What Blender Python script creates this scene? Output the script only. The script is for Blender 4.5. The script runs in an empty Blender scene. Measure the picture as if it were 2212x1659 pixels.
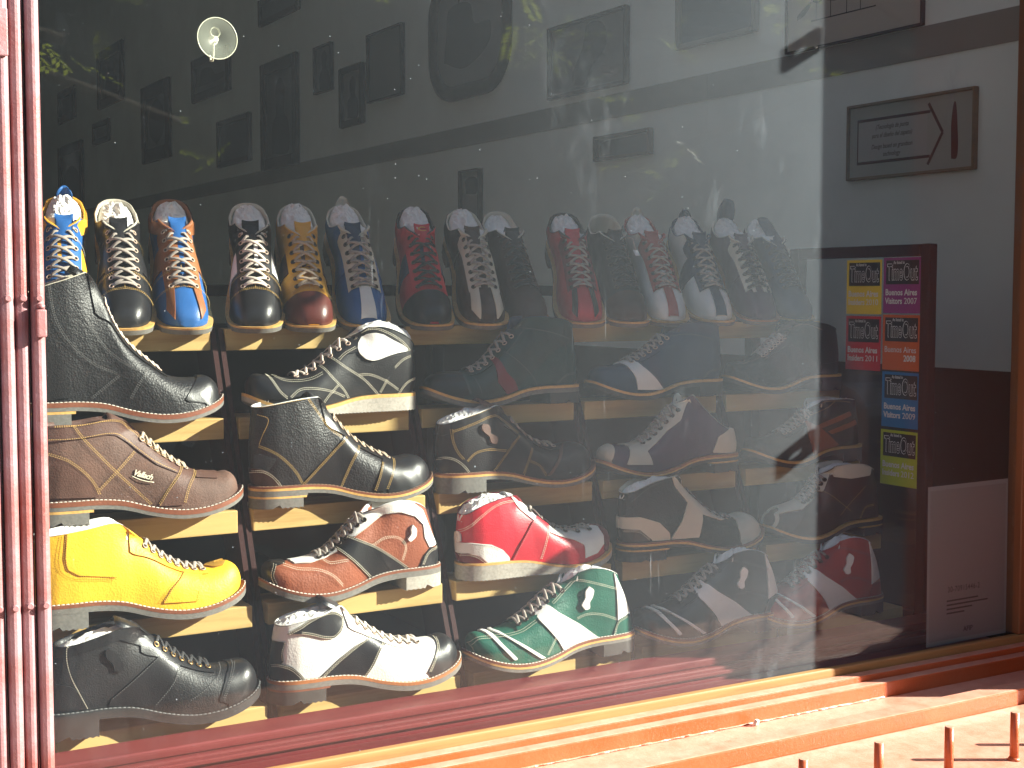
import bpy, bmesh, math, random
import numpy as np
from mathutils import Vector, Matrix
from mathutils.geometry import delaunay_2d_cdt

# ================================================================ camera, light, exposure
scene = bpy.context.scene
COL = scene.collection
SUN_EL, SUN_AZ = math.radians(26.), math.radians(60.)      # azimuth measured from the street normal (-Y) towards +X
cam_d = bpy.data.cameras.new('camera'); cam = bpy.data.objects.new('camera', cam_d); COL.objects.link(cam)
cam_d.sensor_width = 36.; cam_d.lens = 3000/2212*36.; cam_d.clip_start = .05; cam_d.clip_end = 400.
cam.location = (0, 0, 1.45); cam.rotation_euler = (math.radians(90-3.805), 0, math.radians(-30.))
scene.camera = cam
world = bpy.data.worlds.new('World'); scene.world = world; world.use_nodes = True
wn = world.node_tree.nodes; wl = world.node_tree.links; wn.clear()
sky = wn.new('ShaderNodeTexSky'); sky.sky_type = 'NISHITA'; sky.sun_disc = False
sky.sun_elevation = SUN_EL; sky.sun_rotation = math.pi-SUN_AZ; sky.altitude = 30; sky.dust_density = 1.2
bg = wn.new('ShaderNodeBackground'); bg.inputs['Strength'].default_value = .075
wo = wn.new('ShaderNodeOutputWorld'); wl.new(sky.outputs[0], bg.inputs[0]); wl.new(bg.outputs[0], wo.inputs[0])
sun_d = bpy.data.lights.new('sun', 'SUN'); sun_d.energy = 5.0; sun_d.angle = math.radians(.53); sun_d.color = (1., .93, .82)
sun = bpy.data.objects.new('sun', sun_d); COL.objects.link(sun); sun.location = (8, -6, 8)
LDIR = Vector((-math.sin(SUN_AZ)*math.cos(SUN_EL), math.cos(SUN_AZ)*math.cos(SUN_EL), -math.sin(SUN_EL)))
sun.rotation_euler = LDIR.to_track_quat('-Z', 'Y').to_euler()
scene.view_settings.view_transform = 'Standard'; scene.view_settings.look = 'None'
scene.view_settings.gamma = 1.; scene.view_settings.exposure = 1.98
scene.cycles.use_denoising = True
scene.cycles.max_bounces = 10; scene.cycles.transparent_max_bounces = 16
scene.cycles.diffuse_bounces = 4; scene.cycles.glossy_bounces = 4
scene.cycles.sample_clamp_indirect = 6.
scene.cycles.caustics_reflective = False; scene.cycles.caustics_refractive = False

# ================================================================ materials
MATS = {}
def nt(m):
    m.use_nodes = True; n = m.node_tree.nodes; l = m.node_tree.links
    return n, l, n['Principled BSDF']
def noise(n, l, scale, detail=4., rough=.6, vec=None, dim='3D'):
    t = n.new('ShaderNodeTexNoise'); t.inputs['Scale'].default_value = scale; t.inputs['Detail'].default_value = detail; t.inputs['Roughness'].default_value = rough
    if vec is not None: l.new(vec, t.inputs['Vector'])
    return t
def ramp(n, l, src, stops):
    r = n.new('ShaderNodeValToRGB'); e = r.color_ramp.elements
    while len(e) > 1: e.remove(e[-1])
    e[0].position, e[0].color = stops[0][0], (*stops[0][1], 1)
    for p, c in stops[1:]:
        x = e.new(p); x.color = (*c, 1)
    l.new(src, r.inputs[0]); return r
def objco(n, scale=(1, 1, 1), l=None):
    t = n.new('ShaderNodeTexCoord'); m = n.new('ShaderNodeMapping'); m.inputs['Scale'].default_value = scale
    l.new(t.outputs['Object'], m.inputs[0]); return m.outputs[0]
def bump(n, l, h, bsdf, strength, dist):
    b = n.new('ShaderNodeBump'); b.inputs['Strength'].default_value = strength; b.inputs['Distance'].default_value = dist
    l.new(h, b.inputs['Height']); l.new(b.outputs[0], bsdf.inputs['Normal']); return b
def shade(c, k): return tuple(min(1, x*k) for x in c)
def leather(name, c, rough=.36, grain=.35, scale=420., crease=.35, var=.12):
    m = bpy.data.materials.new(name); n, l, b = nt(m); v = objco(n, (1, 1, 1), l)
    big = noise(n, l, 22., 4., .6, v); r = ramp(n, l, big.outputs[0], [(.3, shade(c, 1-var)), (.7, shade(c, 1+var))])
    l.new(r.outputs[0], b.inputs['Base Color'])
    vo = n.new('ShaderNodeTexVoronoi'); vo.inputs['Scale'].default_value = scale; l.new(v, vo.inputs[0])
    cr = noise(n, l, 130., 5., .65, v)
    mx = n.new('ShaderNodeMath'); mx.operation = 'MULTIPLY_ADD'; l.new(cr.outputs[0], mx.inputs[0]); mx.inputs[1].default_value = crease*2.6; l.new(vo.outputs[0], mx.inputs[2])
    bump(n, l, mx.outputs[0], b, grain*.62, .0008)
    rr = n.new('ShaderNodeMapRange'); l.new(big.outputs[0], rr.inputs[0]); rr.inputs[3].default_value = rough+.04; rr.inputs[4].default_value = rough+.12
    l.new(rr.outputs[0], b.inputs['Roughness']); b.inputs['Specular IOR Level'].default_value = .38
    MATS[name] = m; return m
def plain(name, c, rough=.6, metal=0., nscale=60., var=.15, bmp=0., bdist=.0005, spec=.5):
    m = bpy.data.materials.new(name); n, l, b = nt(m); v = objco(n, (1, 1, 1), l)
    t = noise(n, l, nscale, 4., .6, v); r = ramp(n, l, t.outputs[0], [(.3, shade(c, 1-var)), (.7, shade(c, 1+var))])
    l.new(r.outputs[0], b.inputs['Base Color']); b.inputs['Roughness'].default_value = rough; b.inputs['Metallic'].default_value = metal
    b.inputs['Specular IOR Level'].default_value = spec
    if bmp: bump(n, l, t.outputs[0], b, bmp, bdist)
    MATS[name] = m; return m
leather('blk', (.0125, .0125, .014), .36, .5); leather('blk_s', (.0125, .0125, .014), .27, .22, 500., .2)
leather('blk_g', (.013, .013, .015), .38, .9, 330., .6)
leather('brn', (.115, .062, .045), .62, .7, 380., .7, .3); leather('brn_s', (.10, .050, .037), .48, .5, 400., .4, .2)
leather('dbrn', (.045, .018, .012), .42, .4); leather('rust', (.26, .075, .035), .42, .7, 300., .5)
leather('yel', (.78, .46, .03), .42, .5, 350., .6, .05); leather('yel_d', (.42, .22, .03), .5, .3)
leather('red', (.52, .012, .03), .33, .45, 380., .5); leather('red_s', (.48, .014, .03), .36, .35); leather('red_m', (.33, .035, .03), .45, .35)
leather('dred', (.15, .008, .02), .38, .3); leather('grn', (.008, .095, .062), .36, .6, 360., .4); leather('dgrn', (.008, .035, .034), .42, .4)
leather('navy', (.011, .030, .075), .42, .4); leather('blue', (.022, .11, .33), .34, .3); leather('purp', (.06, .028, .066), .45, .4)
leather('wht', (.76, .75, .71), .42, .5, 380., .5, .05); leather('crm', (.60, .55, .44), .48, .4, 380., .4, .06)
leather('burg', (.085, .018, .012), .3, .25); leather('ochre', (.66, .33, .025), .42, .4, 380., .4, .06); leather('cog', (.27, .095, .03), .42, .4)
for k, c, r in [('welt_brown', (.20, .065, .032), .5), ('welt_tan', (.62, .36, .11), .5), ('welt_rust', (.36, .13, .04), .5), ('rubber_grey', (.15, .142, .128), .7), ('rubber_dark', (.042, .040, .037), .7),
                ('rubber_pale', (.36, .335, .29), .7), ('rubber_black', (.02, .02, .021), .6), ('lace_pale', (.62, .54, .46), .85), ('lace_tan', (.42, .33, .24), .85), ('lace_grey', (.33, .285, .25), .85), ('lace_black', (.018, .018, .02), .7),
                ('cream', (.72, .67, .52), .8), ('tan', (.52, .33, .10), .8), ('grey', (.10, .10, .10), .8), ('rosy', (.42, .25, .18), .8), ('thread_w', (.62, .56, .48), .8), ('thread_g', (.16, .16, .16), .8), ('thread_d', (.22, .13, .08), .8)]:
    plain(k, c, r, 0., 220., .18, .25 if 'rubber' in k or 'lace' in k else 0.)
plain('paper_white', (.80, .79, .76), .85, 0., 45., .06, .5, .002)
plain('metal_brass', (.42, .27, .11), .35, .9, 300., .2); plain('metal_pale', (.50, .36, .28), .4, .1, 300., .2); plain('metal_dark', (.06, .045, .035), .4, .7, 300., .2)
plain('hole', (.004, .004, .004), .9)

def mat_wood(name, c1, c2, axis=0, scale=1., rough=.55, b=.3):
    m = bpy.data.materials.new(name); n, l, bs = nt(m); sc = [26*scale]*3; sc[axis] = 2.2*scale
    v = objco(n, tuple(sc), l); info = n.new('ShaderNodeObjectInfo'); ad = n.new('ShaderNodeVectorMath'); ad.operation = 'ADD'
    mu = n.new('ShaderNodeVectorMath'); mu.operation = 'SCALE'; l.new(info.outputs['Location'], mu.inputs[0]); mu.inputs['Scale'].default_value = 37.
    l.new(v, ad.inputs[0]); l.new(mu.outputs[0], ad.inputs[1])
    t = noise(n, l, 1.6, 6., .65, ad.outputs[0]); r = ramp(n, l, t.outputs[0], [(.28, c2), (.5, c1), (.75, shade(c1, 1.12))])
    l.new(r.outputs[0], bs.inputs['Base Color']); bs.inputs['Roughness'].default_value = rough; bump(n, l, t.outputs[0], bs, b, .0015)
    MATS[name] = m
mat_wood('pine', (.52, .355, .13), (.36, .215, .065)); mat_wood('bead_wood', (.33, .185, .065), (.20, .10, .035))
mat_wood('red_wood', (.155, .022, .024), (.10, .014, .016), 0, .6, .38, .15); mat_wood('dark_red_wood', (.032, .008, .007), (.02, .005, .0045), 2, .6, .6, .15)
mat_wood('post_wood', (.19, .075, .03), (.12, .045, .018), 2, .6, .45, .15); mat_wood('frame_dark', (.035, .026, .022), (.02, .015, .013), 2, 1., .5, .2); mat_wood('frame_tan', (.20, .17, .11), (.15, .12, .08), 2, 1., .5, .2)
for _k in ('dark_red_wood',): MATS[_k].node_tree.nodes['Principled BSDF'].inputs['Specular IOR Level'].default_value = .15
#
mat_wood('frame_brown', (.09, .06, .04), (.05, .033, .022), 2, 1., .5, .2)

def mat_paint(name, c, faded, rough=.4, scale=9., amount=.55, b=.35, chip=None, dust=None):
    """old glossy paint: uneven colour, faded patches, brush and flake relief"""
    m = bpy.data.materials.new(name); n, l, bs = nt(m); t = n.new('ShaderNodeTexCoord'); g = n.new('ShaderNodeNewGeometry')
    a = noise(n, l, scale, 5., .62, g.outputs['Position']); r = ramp(n, l, a.outputs[0], [(amount-.12, c), (amount+.12, faded)])
    f = noise(n, l, 170., 5., .7, g.outputs['Position'])
    if chip:
        cr = ramp(n, l, f.outputs[0], [(.67, (0, 0, 0)), (.70, (1, 1, 1))]); mx = n.new('ShaderNodeMix'); mx.data_type = 'RGBA'
        l.new(cr.outputs[0], mx.inputs['Factor']); l.new(r.outputs[0], mx.inputs['A']); mx.inputs['B'].default_value = (*chip, 1); l.new(mx.outputs['Result'], bs.inputs['Base Color'])
    else: l.new(r.outputs[0], bs.inputs['Base Color'])
    if dust:                                                # settled dust and grazing sky sheen painted pale onto level faces
        sz = n.new('ShaderNodeSeparateXYZ'); l.new(g.outputs['True Normal'], sz.inputs[0]); ds = n.new('ShaderNodeMapRange'); l.new(sz.outputs['Z'], ds.inputs[0]); ds.inputs[1].default_value = .55; ds.inputs[2].default_value = .9
        dn = noise(n, l, 34., 5., .65, g.outputs['Position']); dm = n.new('ShaderNodeMapRange'); l.new(dn.outputs[0], dm.inputs[0]); dm.inputs[1].default_value = .3; dm.inputs[2].default_value = .7; dm.inputs[3].default_value = .42; dm.inputs[4].default_value = .82
        ml = n.new('ShaderNodeMath'); ml.operation = 'MULTIPLY'; l.new(ds.outputs[0], ml.inputs[0]); l.new(dm.outputs[0], ml.inputs[1])
        src = bs.inputs['Base Color'].links[0].from_socket; mq = n.new('ShaderNodeMix'); mq.data_type = 'RGBA'; l.new(ml.outputs[0], mq.inputs['Factor']); l.new(src, mq.inputs['A']); mq.inputs['B'].default_value = (*dust, 1); l.new(mq.outputs['Result'], bs.inputs['Base Color'])
    bump(n, l, f.outputs[0], bs, b, .0018)
    rr = n.new('ShaderNodeMapRange'); l.new(a.outputs[0], rr.inputs[0]); rr.inputs[3].default_value = rough-.1; rr.inputs[4].default_value = rough+.18; l.new(rr.outputs[0], bs.inputs['Roughness'])
    MATS[name] = m
mat_paint('sill_paint', (.42, .085, .022), (.46, .12, .045), .32, 7., .55, .35, (.16, .10, .08), (.64, .41, .31))
mat_paint('gate_paint', (.27, .095, .085), (.34, .20, .215), .45, 11., .47, .5, (.30, .20, .17))
mat_paint('pier_paint', (.42, .12, .07), (.46, .2, .14), .6, 4., .55, .4)

def mat_wall(name, c, rough=.8, sc=3.):
    plain(name, c, rough, 0., sc, .06, .08, .004)
mat_wall('wall_white', (.70, .80, .77)); mat_wall('stripe_grey', (.22, .235, .21)); mat_wall('dado_brown', (.045, .030, .022)); mat_wall('ceiling_white', (.5, .5, .48)); mat_wall('floor_dark', (.035, .028, .024), .5, 20.)
mat_wall('street_wall', (.10, .092, .08), .9, 1.2); mat_wall('pavement_grey', (.38, .36, .33), .85, 6.); mat_wall('asphalt', (.035, .035, .037), .9, 30.); mat_wall('kerb_stone', (.3, .29, .27), .85, 9.)
mat_wall('back_wall', (.16, .16, .15)); mat_wall('side_grey', (.30, .30, .28))
plain('leaf', (.12, .18, .025), .5, 0., 3., .5)
_n, _l, _b = nt(MATS['leaf']); _tr = _n.new('ShaderNodeBsdfTranslucent'); _tr.inputs[0].default_value = (.50, .60, .06, 1); _mx = _n.new('ShaderNodeMixShader'); _mx.inputs[0].default_value = .6
_l.new(_b.outputs[0], _mx.inputs[1]); _l.new(_tr.outputs[0], _mx.inputs[2]); _l.new(_mx.outputs[0], _n['Material Output'].inputs[0])
plain('bark', (.07, .055, .04), .95, 0., 25., .4, .8, .02)

def mat_glass(name, dusty):
    """thin clear pane; the street side carries dust, speckles, run-down drips and wiped smears"""
    m = bpy.data.materials.new(name); m.use_nodes = True; n = m.node_tree.nodes; l = m.node_tree.links; n.clear()
    out = n.new('ShaderNodeOutputMaterial'); tr = n.new('ShaderNodeBsdfTransparent'); tr.inputs[0].default_value = (.965, .985, .975, 1)
    gl = n.new('ShaderNodeBsdfGlossy'); gl.inputs['Roughness'].default_value = 0.; g0 = n.new('ShaderNodeNewGeometry'); dt = n.new('ShaderNodeVectorMath'); dt.operation = 'DOT_PRODUCT'; l.new(g0.outputs['Incoming'], dt.inputs[0]); l.new(g0.outputs['Normal'], dt.inputs[1])
    ab = n.new('ShaderNodeMath'); ab.operation = 'ABSOLUTE'; l.new(dt.outputs['Value'], ab.inputs[0]); iv = n.new('ShaderNodeMath'); iv.operation = 'SUBTRACT'; iv.inputs[0].default_value = 1.; l.new(ab.outputs[0], iv.inputs[1])
    pw = n.new('ShaderNodeMath'); pw.operation = 'POWER'; l.new(iv.outputs[0], pw.inputs[0]); pw.inputs[1].default_value = 5.; fr = n.new('ShaderNodeMath'); fr.operation = 'MULTIPLY_ADD'; l.new(pw.outputs[0], fr.inputs[0]); fr.inputs[1].default_value = .965; fr.inputs[2].default_value = .033   # Schlick: the same from both faces of the thin pane
    m1 = n.new('ShaderNodeMixShader'); l.new(fr.outputs[0], m1.inputs[0]); l.new(tr.outputs[0], m1.inputs[1]); l.new(gl.outputs[0], m1.inputs[2])
    if not dusty:
        l.new(m1.outputs[0], out.inputs[0]); MATS[name] = m; return
    g = n.new('ShaderNodeNewGeometry'); P = g.outputs['Position']
    def mapping(sc):
        mp = n.new('ShaderNodeMapping'); mp.inputs['Scale'].default_value = sc; l.new(P, mp.inputs[0]); return mp.outputs[0]
    def math_(op, a, b=None, c=None):
        q = n.new('ShaderNodeMath'); q.operation = op
        for i, x in enumerate((a, b, c)):
            if x is None: continue
            if isinstance(x, (int, float)): q.inputs[i].default_value = x
            else: l.new(x, q.inputs[i])
        return q.outputs[0]
    def rng(src, a, b, c, d):
        q = n.new('ShaderNodeMapRange'); l.new(src, q.inputs[0])
        for i, x in enumerate((a, b, c, d)): q.inputs[i+1].default_value = x
        return q.outputs[0]
    sep = n.new('ShaderNodeSeparateXYZ'); l.new(P, sep.inputs[0])
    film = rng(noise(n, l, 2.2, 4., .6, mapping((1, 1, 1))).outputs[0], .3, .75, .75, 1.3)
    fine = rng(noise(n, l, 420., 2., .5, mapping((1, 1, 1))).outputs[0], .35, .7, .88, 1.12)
    side = math_('MULTIPLY', math_('MULTIPLY_ADD', math_('POWER', rng(sep.outputs['X'], .35, 1.58, 0., 1.), 2.2), .070, .0150), rng(sep.outputs['X'], 1.56, 1.95, 1., .35))                 # haze painted into the dust: thicker rightward, thinned past the pier's shadow edge
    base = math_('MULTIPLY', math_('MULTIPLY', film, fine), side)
    # wiped smears and drips
    wv = noise(n, l, 5., 5., .7, mapping((1.2, 1, .5))); sm = rng(wv.outputs[0], .58, .76, 0., .15)
    sweep = math_('MULTIPLY', sm, rng(sep.outputs['X'], .9, 1.6, .15, 1.))
    st = noise(n, l, 1., 3., .7, mapping((160, 1, 5))); drip = math_('MULTIPLY', rng(st.outputs[0], .68, .76, 0., .22), rng(noise(n, l, 3., 2., .5, mapping((1, 1, 1))).outputs[0], .5, .66, 0., 1.))
    # speckles of two sizes
    def specks(scale, keep, size, amt, stretch=(1, 1, 1)):
        vo = n.new('ShaderNodeTexVoronoi'); vo.inputs['Scale'].default_value = scale; l.new(mapping(stretch), vo.inputs[0])
        near = math_('LESS_THAN', vo.outputs['Distance'], size); sx = n.new('ShaderNodeSeparateColor'); l.new(vo.outputs['Color'], sx.inputs[0])
        pick = math_('GREATER_THAN', sx.outputs[0], keep); return math_('MULTIPLY', math_('MULTIPLY', near, pick), amt)
    sp = math_('ADD', specks(140., .80, .075, .16), math_('ADD', specks(85., .85, .055, .34), specks(30., .955, .028, .55, (1, 1, .6))))
    tot = math_('MINIMUM', math_('ADD', math_('ADD', base, sp), math_('ADD', sweep, drip)), .9)
    # dust only on the outer face (its normal looks to the street)
    nz = n.new('ShaderNodeSeparateXYZ'); l.new(g.outputs['True Normal'], nz.inputs[0]); bk = n.new('ShaderNodeMath'); bk.operation = 'LESS_THAN'; l.new(nz.outputs['Y'], bk.inputs[0]); bk.inputs[1].default_value = -.5
    front = math_('MULTIPLY', tot, math_('MAXIMUM', math_('LESS_THAN', sep.outputs['Y'], 1.7205), 0.))
    di = n.new('ShaderNodeBsdfDiffuse'); di.inputs[0].default_value = (.58, .70, .78, 1)
    m2 = n.new('ShaderNodeMixShader'); l.new(front, m2.inputs[0]); l.new(m1.outputs[0], m2.inputs[1]); l.new(di.outputs[0], m2.inputs[2]); l.new(m2.outputs[0], out.inputs[0])
    MATS[name] = m
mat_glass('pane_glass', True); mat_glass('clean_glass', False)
def mat_flat(name, c, rough=.5, em=0.):
    m = bpy.data.materials.new(name); n, l, b = nt(m); b.inputs['Base Color'].default_value = (*c, 1); b.inputs['Roughness'].default_value = rough; MATS[name] = m
for k, c in dict(st_yellow=(.80, .62, .02), st_purple=(.30, .03, .22), st_red=(.60, .012, .03), st_orange=(.66, .12, .01), st_blue=(.01, .19, .48), st_lime=(.52, .62, .02), ink=(.008, .008, .009), white_ink=(.80, .80, .78), sheet=(.16, .153, .157), sheet_edge=(.19, .197, .205),
                 ink_soft=(.03, .028, .03), sign_grey=(.34, .38, .34), sign_inner=(.38, .40, .375), ink_brown=(.05, .022, .018), awl_red=(.10, .030, .026), mat_cream=(.42, .39, .34), art_grey=(.13, .135, .135), art_dark=(.05, .052, .055), art_mid=(.22, .225, .22), art_blue=(.07, .10, .14)).items(): mat_flat(k, c)

# ================================================================ helpers
def link(o, parent=None):
    COL.objects.link(o)
    if parent is not None: o.parent = parent
    return o
def thing(name, label, cat, loc=(0, 0, 0), rot=None, group=None):
    o = bpy.data.objects.new(name, None); o.empty_display_size = .05; link(o); o.location = loc
    if rot is not None: o.rotation_euler = rot
    o['label'] = label; o['category'] = cat
    if group: o['group'] = group
    return o
def tag(o, label, cat, group=None):
    o['label'] = label; o['category'] = cat
    if group: o['group'] = group
    return o
def mk(name, V, Fc, mat, parent=None, smooth=True, mats=None):
    me = bpy.data.meshes.new(name); me.from_pydata([tuple(map(float, v)) for v in V], [], [tuple(map(int, f)) for f in Fc])
    if mats:
        for m in mats: me.materials.append(MATS[m])
    elif mat: me.materials.append(MATS[mat])
    if smooth: me.polygons.foreach_set('use_smooth', [True]*len(me.polygons))
    me.update(); return link(bpy.data.objects.new(name, me), parent)
def bm_obj(name, bm, mat, parent=None, smooth=False):
    me = bpy.data.meshes.new(name); bm.to_mesh(me); bm.free(); me.materials.append(MATS[mat])
    if smooth: me.polygons.foreach_set('use_smooth', [True]*len(me.polygons))
    return link(bpy.data.objects.new(name, me), parent)
def box(name, a, b, mat, parent=None, bev=0., seg=2, loc=None):
    """axis box a..b; its origin sits at the box centre"""
    c = [(a[i]+b[i])/2 for i in range(3)]; bm = bmesh.new(); bmesh.ops.create_cube(bm, size=1.)
    bmesh.ops.scale(bm, vec=[abs(b[i]-a[i]) for i in range(3)], verts=bm.verts)
    if bev: bmesh.ops.bevel(bm, geom=bm.edges[:], offset=bev, segments=seg, affect='EDGES', profile=.6)
    o = bm_obj(name, bm, mat, parent); o.location = c; return o
def struct(o): o['kind'] = 'structure'; return o
def cyl(name, p, r, h, mat, parent=None, n=16, axis='Z', bev=0., r2=None):
    bm = bmesh.new(); bmesh.ops.create_cone(bm, cap_ends=True, segments=n, radius1=r, radius2=r if r2 is None else r2, depth=h)
    if bev: bmesh.ops.bevel(bm, geom=[e for e in bm.edges if e.is_boundary is False and abs(e.calc_face_angle(0)) > .8], offset=bev, segments=2, affect='EDGES')
    if axis == 'Y': bmesh.ops.rotate(bm, matrix=Matrix.Rotation(math.pi/2, 3, 'X'), verts=bm.verts)
    if axis == 'X': bmesh.ops.rotate(bm, matrix=Matrix.Rotation(math.pi/2, 3, 'Y'), verts=bm.verts)
    o = bm_obj(name, bm, mat, parent, False); o.location = p
    for f in o.data.polygons: f.use_smooth = len(f.vertices) == 4
    return o
def sweep(path, nrm, wid, thick, n=6, closed=False):
    """flat-oval tube along path with given surface normals"""
    P = np.array(path, float); N = np.array(nrm, float); T = np.gradient(P, axis=0); T /= np.linalg.norm(T, axis=1, keepdims=True)+1e-12
    B = np.cross(T, N); B /= np.linalg.norm(B, axis=1, keepdims=True)+1e-12; N = np.cross(B, T)
    V, Fc = [], []
    for i in range(len(P)):
        for k in range(n):
            a = 2*math.pi*k/n; V.append(P[i]+B[i]*math.cos(a)*wid/2+N[i]*math.sin(a)*thick/2)
    for i in range(len(P)-1):
        for k in range(n): Fc.append((i*n+k, i*n+(k+1) % n, (i+1)*n+(k+1) % n, (i+1)*n+k))
    Fc.append(tuple(range(n))[::-1]); Fc.append(tuple((len(P)-1)*n+k for k in range(n))); return V, Fc
def join(parts):
    V, Fc = [], []
    for v, f in parts:
        o = len(V); V += list(v); Fc += [tuple(i+o for i in g) for g in f]
    return V, Fc
def text(name, body, size, mat, parent, mw, bold=0., shear=0., align='LEFT', sx=1., spacing=1., extrude=.0002, fit=None):
    cu = bpy.data.curves.new(name, 'FONT'); cu.body = body; cu.size = size; cu.align_x = align; cu.offset = bold; cu.shear = shear; cu.space_character = spacing; cu.extrude = extrude; cu.resolution_u = 3
    t = bpy.data.objects.new(name+'_tmp', cu); COL.objects.link(t)
    me = bpy.data.meshes.new_from_object(t.evaluated_get(bpy.context.evaluated_depsgraph_get())); bpy.data.objects.remove(t); bpy.data.curves.remove(cu)
    if fit: xs = [v.co.x for v in me.vertices]; sx = fit/(max(xs)-min(xs))
    me.name = name; me.materials.clear(); me.materials.append(MATS[mat])
    o = link(bpy.data.objects.new(name, me), parent); o.matrix_local = mw @ Matrix.Diagonal((sx, 1, 1, 1)); return o
# ---------------------------------------------------------------- shoe surface
def catmull(pts, n):
    P = np.array(pts, float)
    if len(P) == 2:
        t = np.linspace(0, 1, n)[:, None]; return P[0]*(1-t)+P[1]*t
    A = np.vstack([2*P[0]-P[1], P, 2*P[-1]-P[-2]])
    d = np.r_[0, np.cumsum(np.linalg.norm(np.diff(A, axis=0), axis=1)**.5+1e-9)]
    out = []
    for tt in np.linspace(d[1], d[-2]-1e-9, n):
        i = min(max(np.searchsorted(d, tt)-1, 1), len(A)-3)
        p0, p1, p2, p3 = A[i-1:i+3]; t0, t1, t2, t3 = d[i-1:i+3]
        a1 = (t1-tt)/(t1-t0)*p0+(tt-t0)/(t1-t0)*p1
        a2 = (t2-tt)/(t2-t1)*p1+(tt-t1)/(t2-t1)*p2
        a3 = (t3-tt)/(t3-t2)*p2+(tt-t2)/(t3-t2)*p3
        b1 = (t2-tt)/(t2-t0)*a1+(tt-t0)/(t2-t0)*a2
        b2 = (t3-tt)/(t3-t1)*a2+(tt-t1)/(t3-t1)*a3
        out.append((t2-tt)/(t2-t1)*b1+(tt-t1)/(t2-t1)*b2)
    return np.array(out)

def resample(P, step):
    P = np.array(P, float); d = np.r_[0, np.cumsum(np.linalg.norm(np.diff(P, axis=0), axis=1))]
    n = max(2, int(round(d[-1]/step))+1); t = np.linspace(0, d[-1], n)
    return np.stack([np.interp(t, d, P[:, k]) for k in range(P.shape[1])], 1)

def sstep(a, b, x):
    t = np.clip((x-a)/(b-a), 0, 1); return t*t*(3-2*t)

WT = np.array([0, .012, .04, .1, .2, .33, .46, .58, .68, .77, .85, .92, .965, .99, 1])
WW = np.array([0, .0125, .0225, .030, .0330, .0325, .0355, .0425, .0462, .0468, .0440, .0372, .0265, .0145, 0])
WS = np.arccos(1-2*WT)/math.pi

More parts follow.
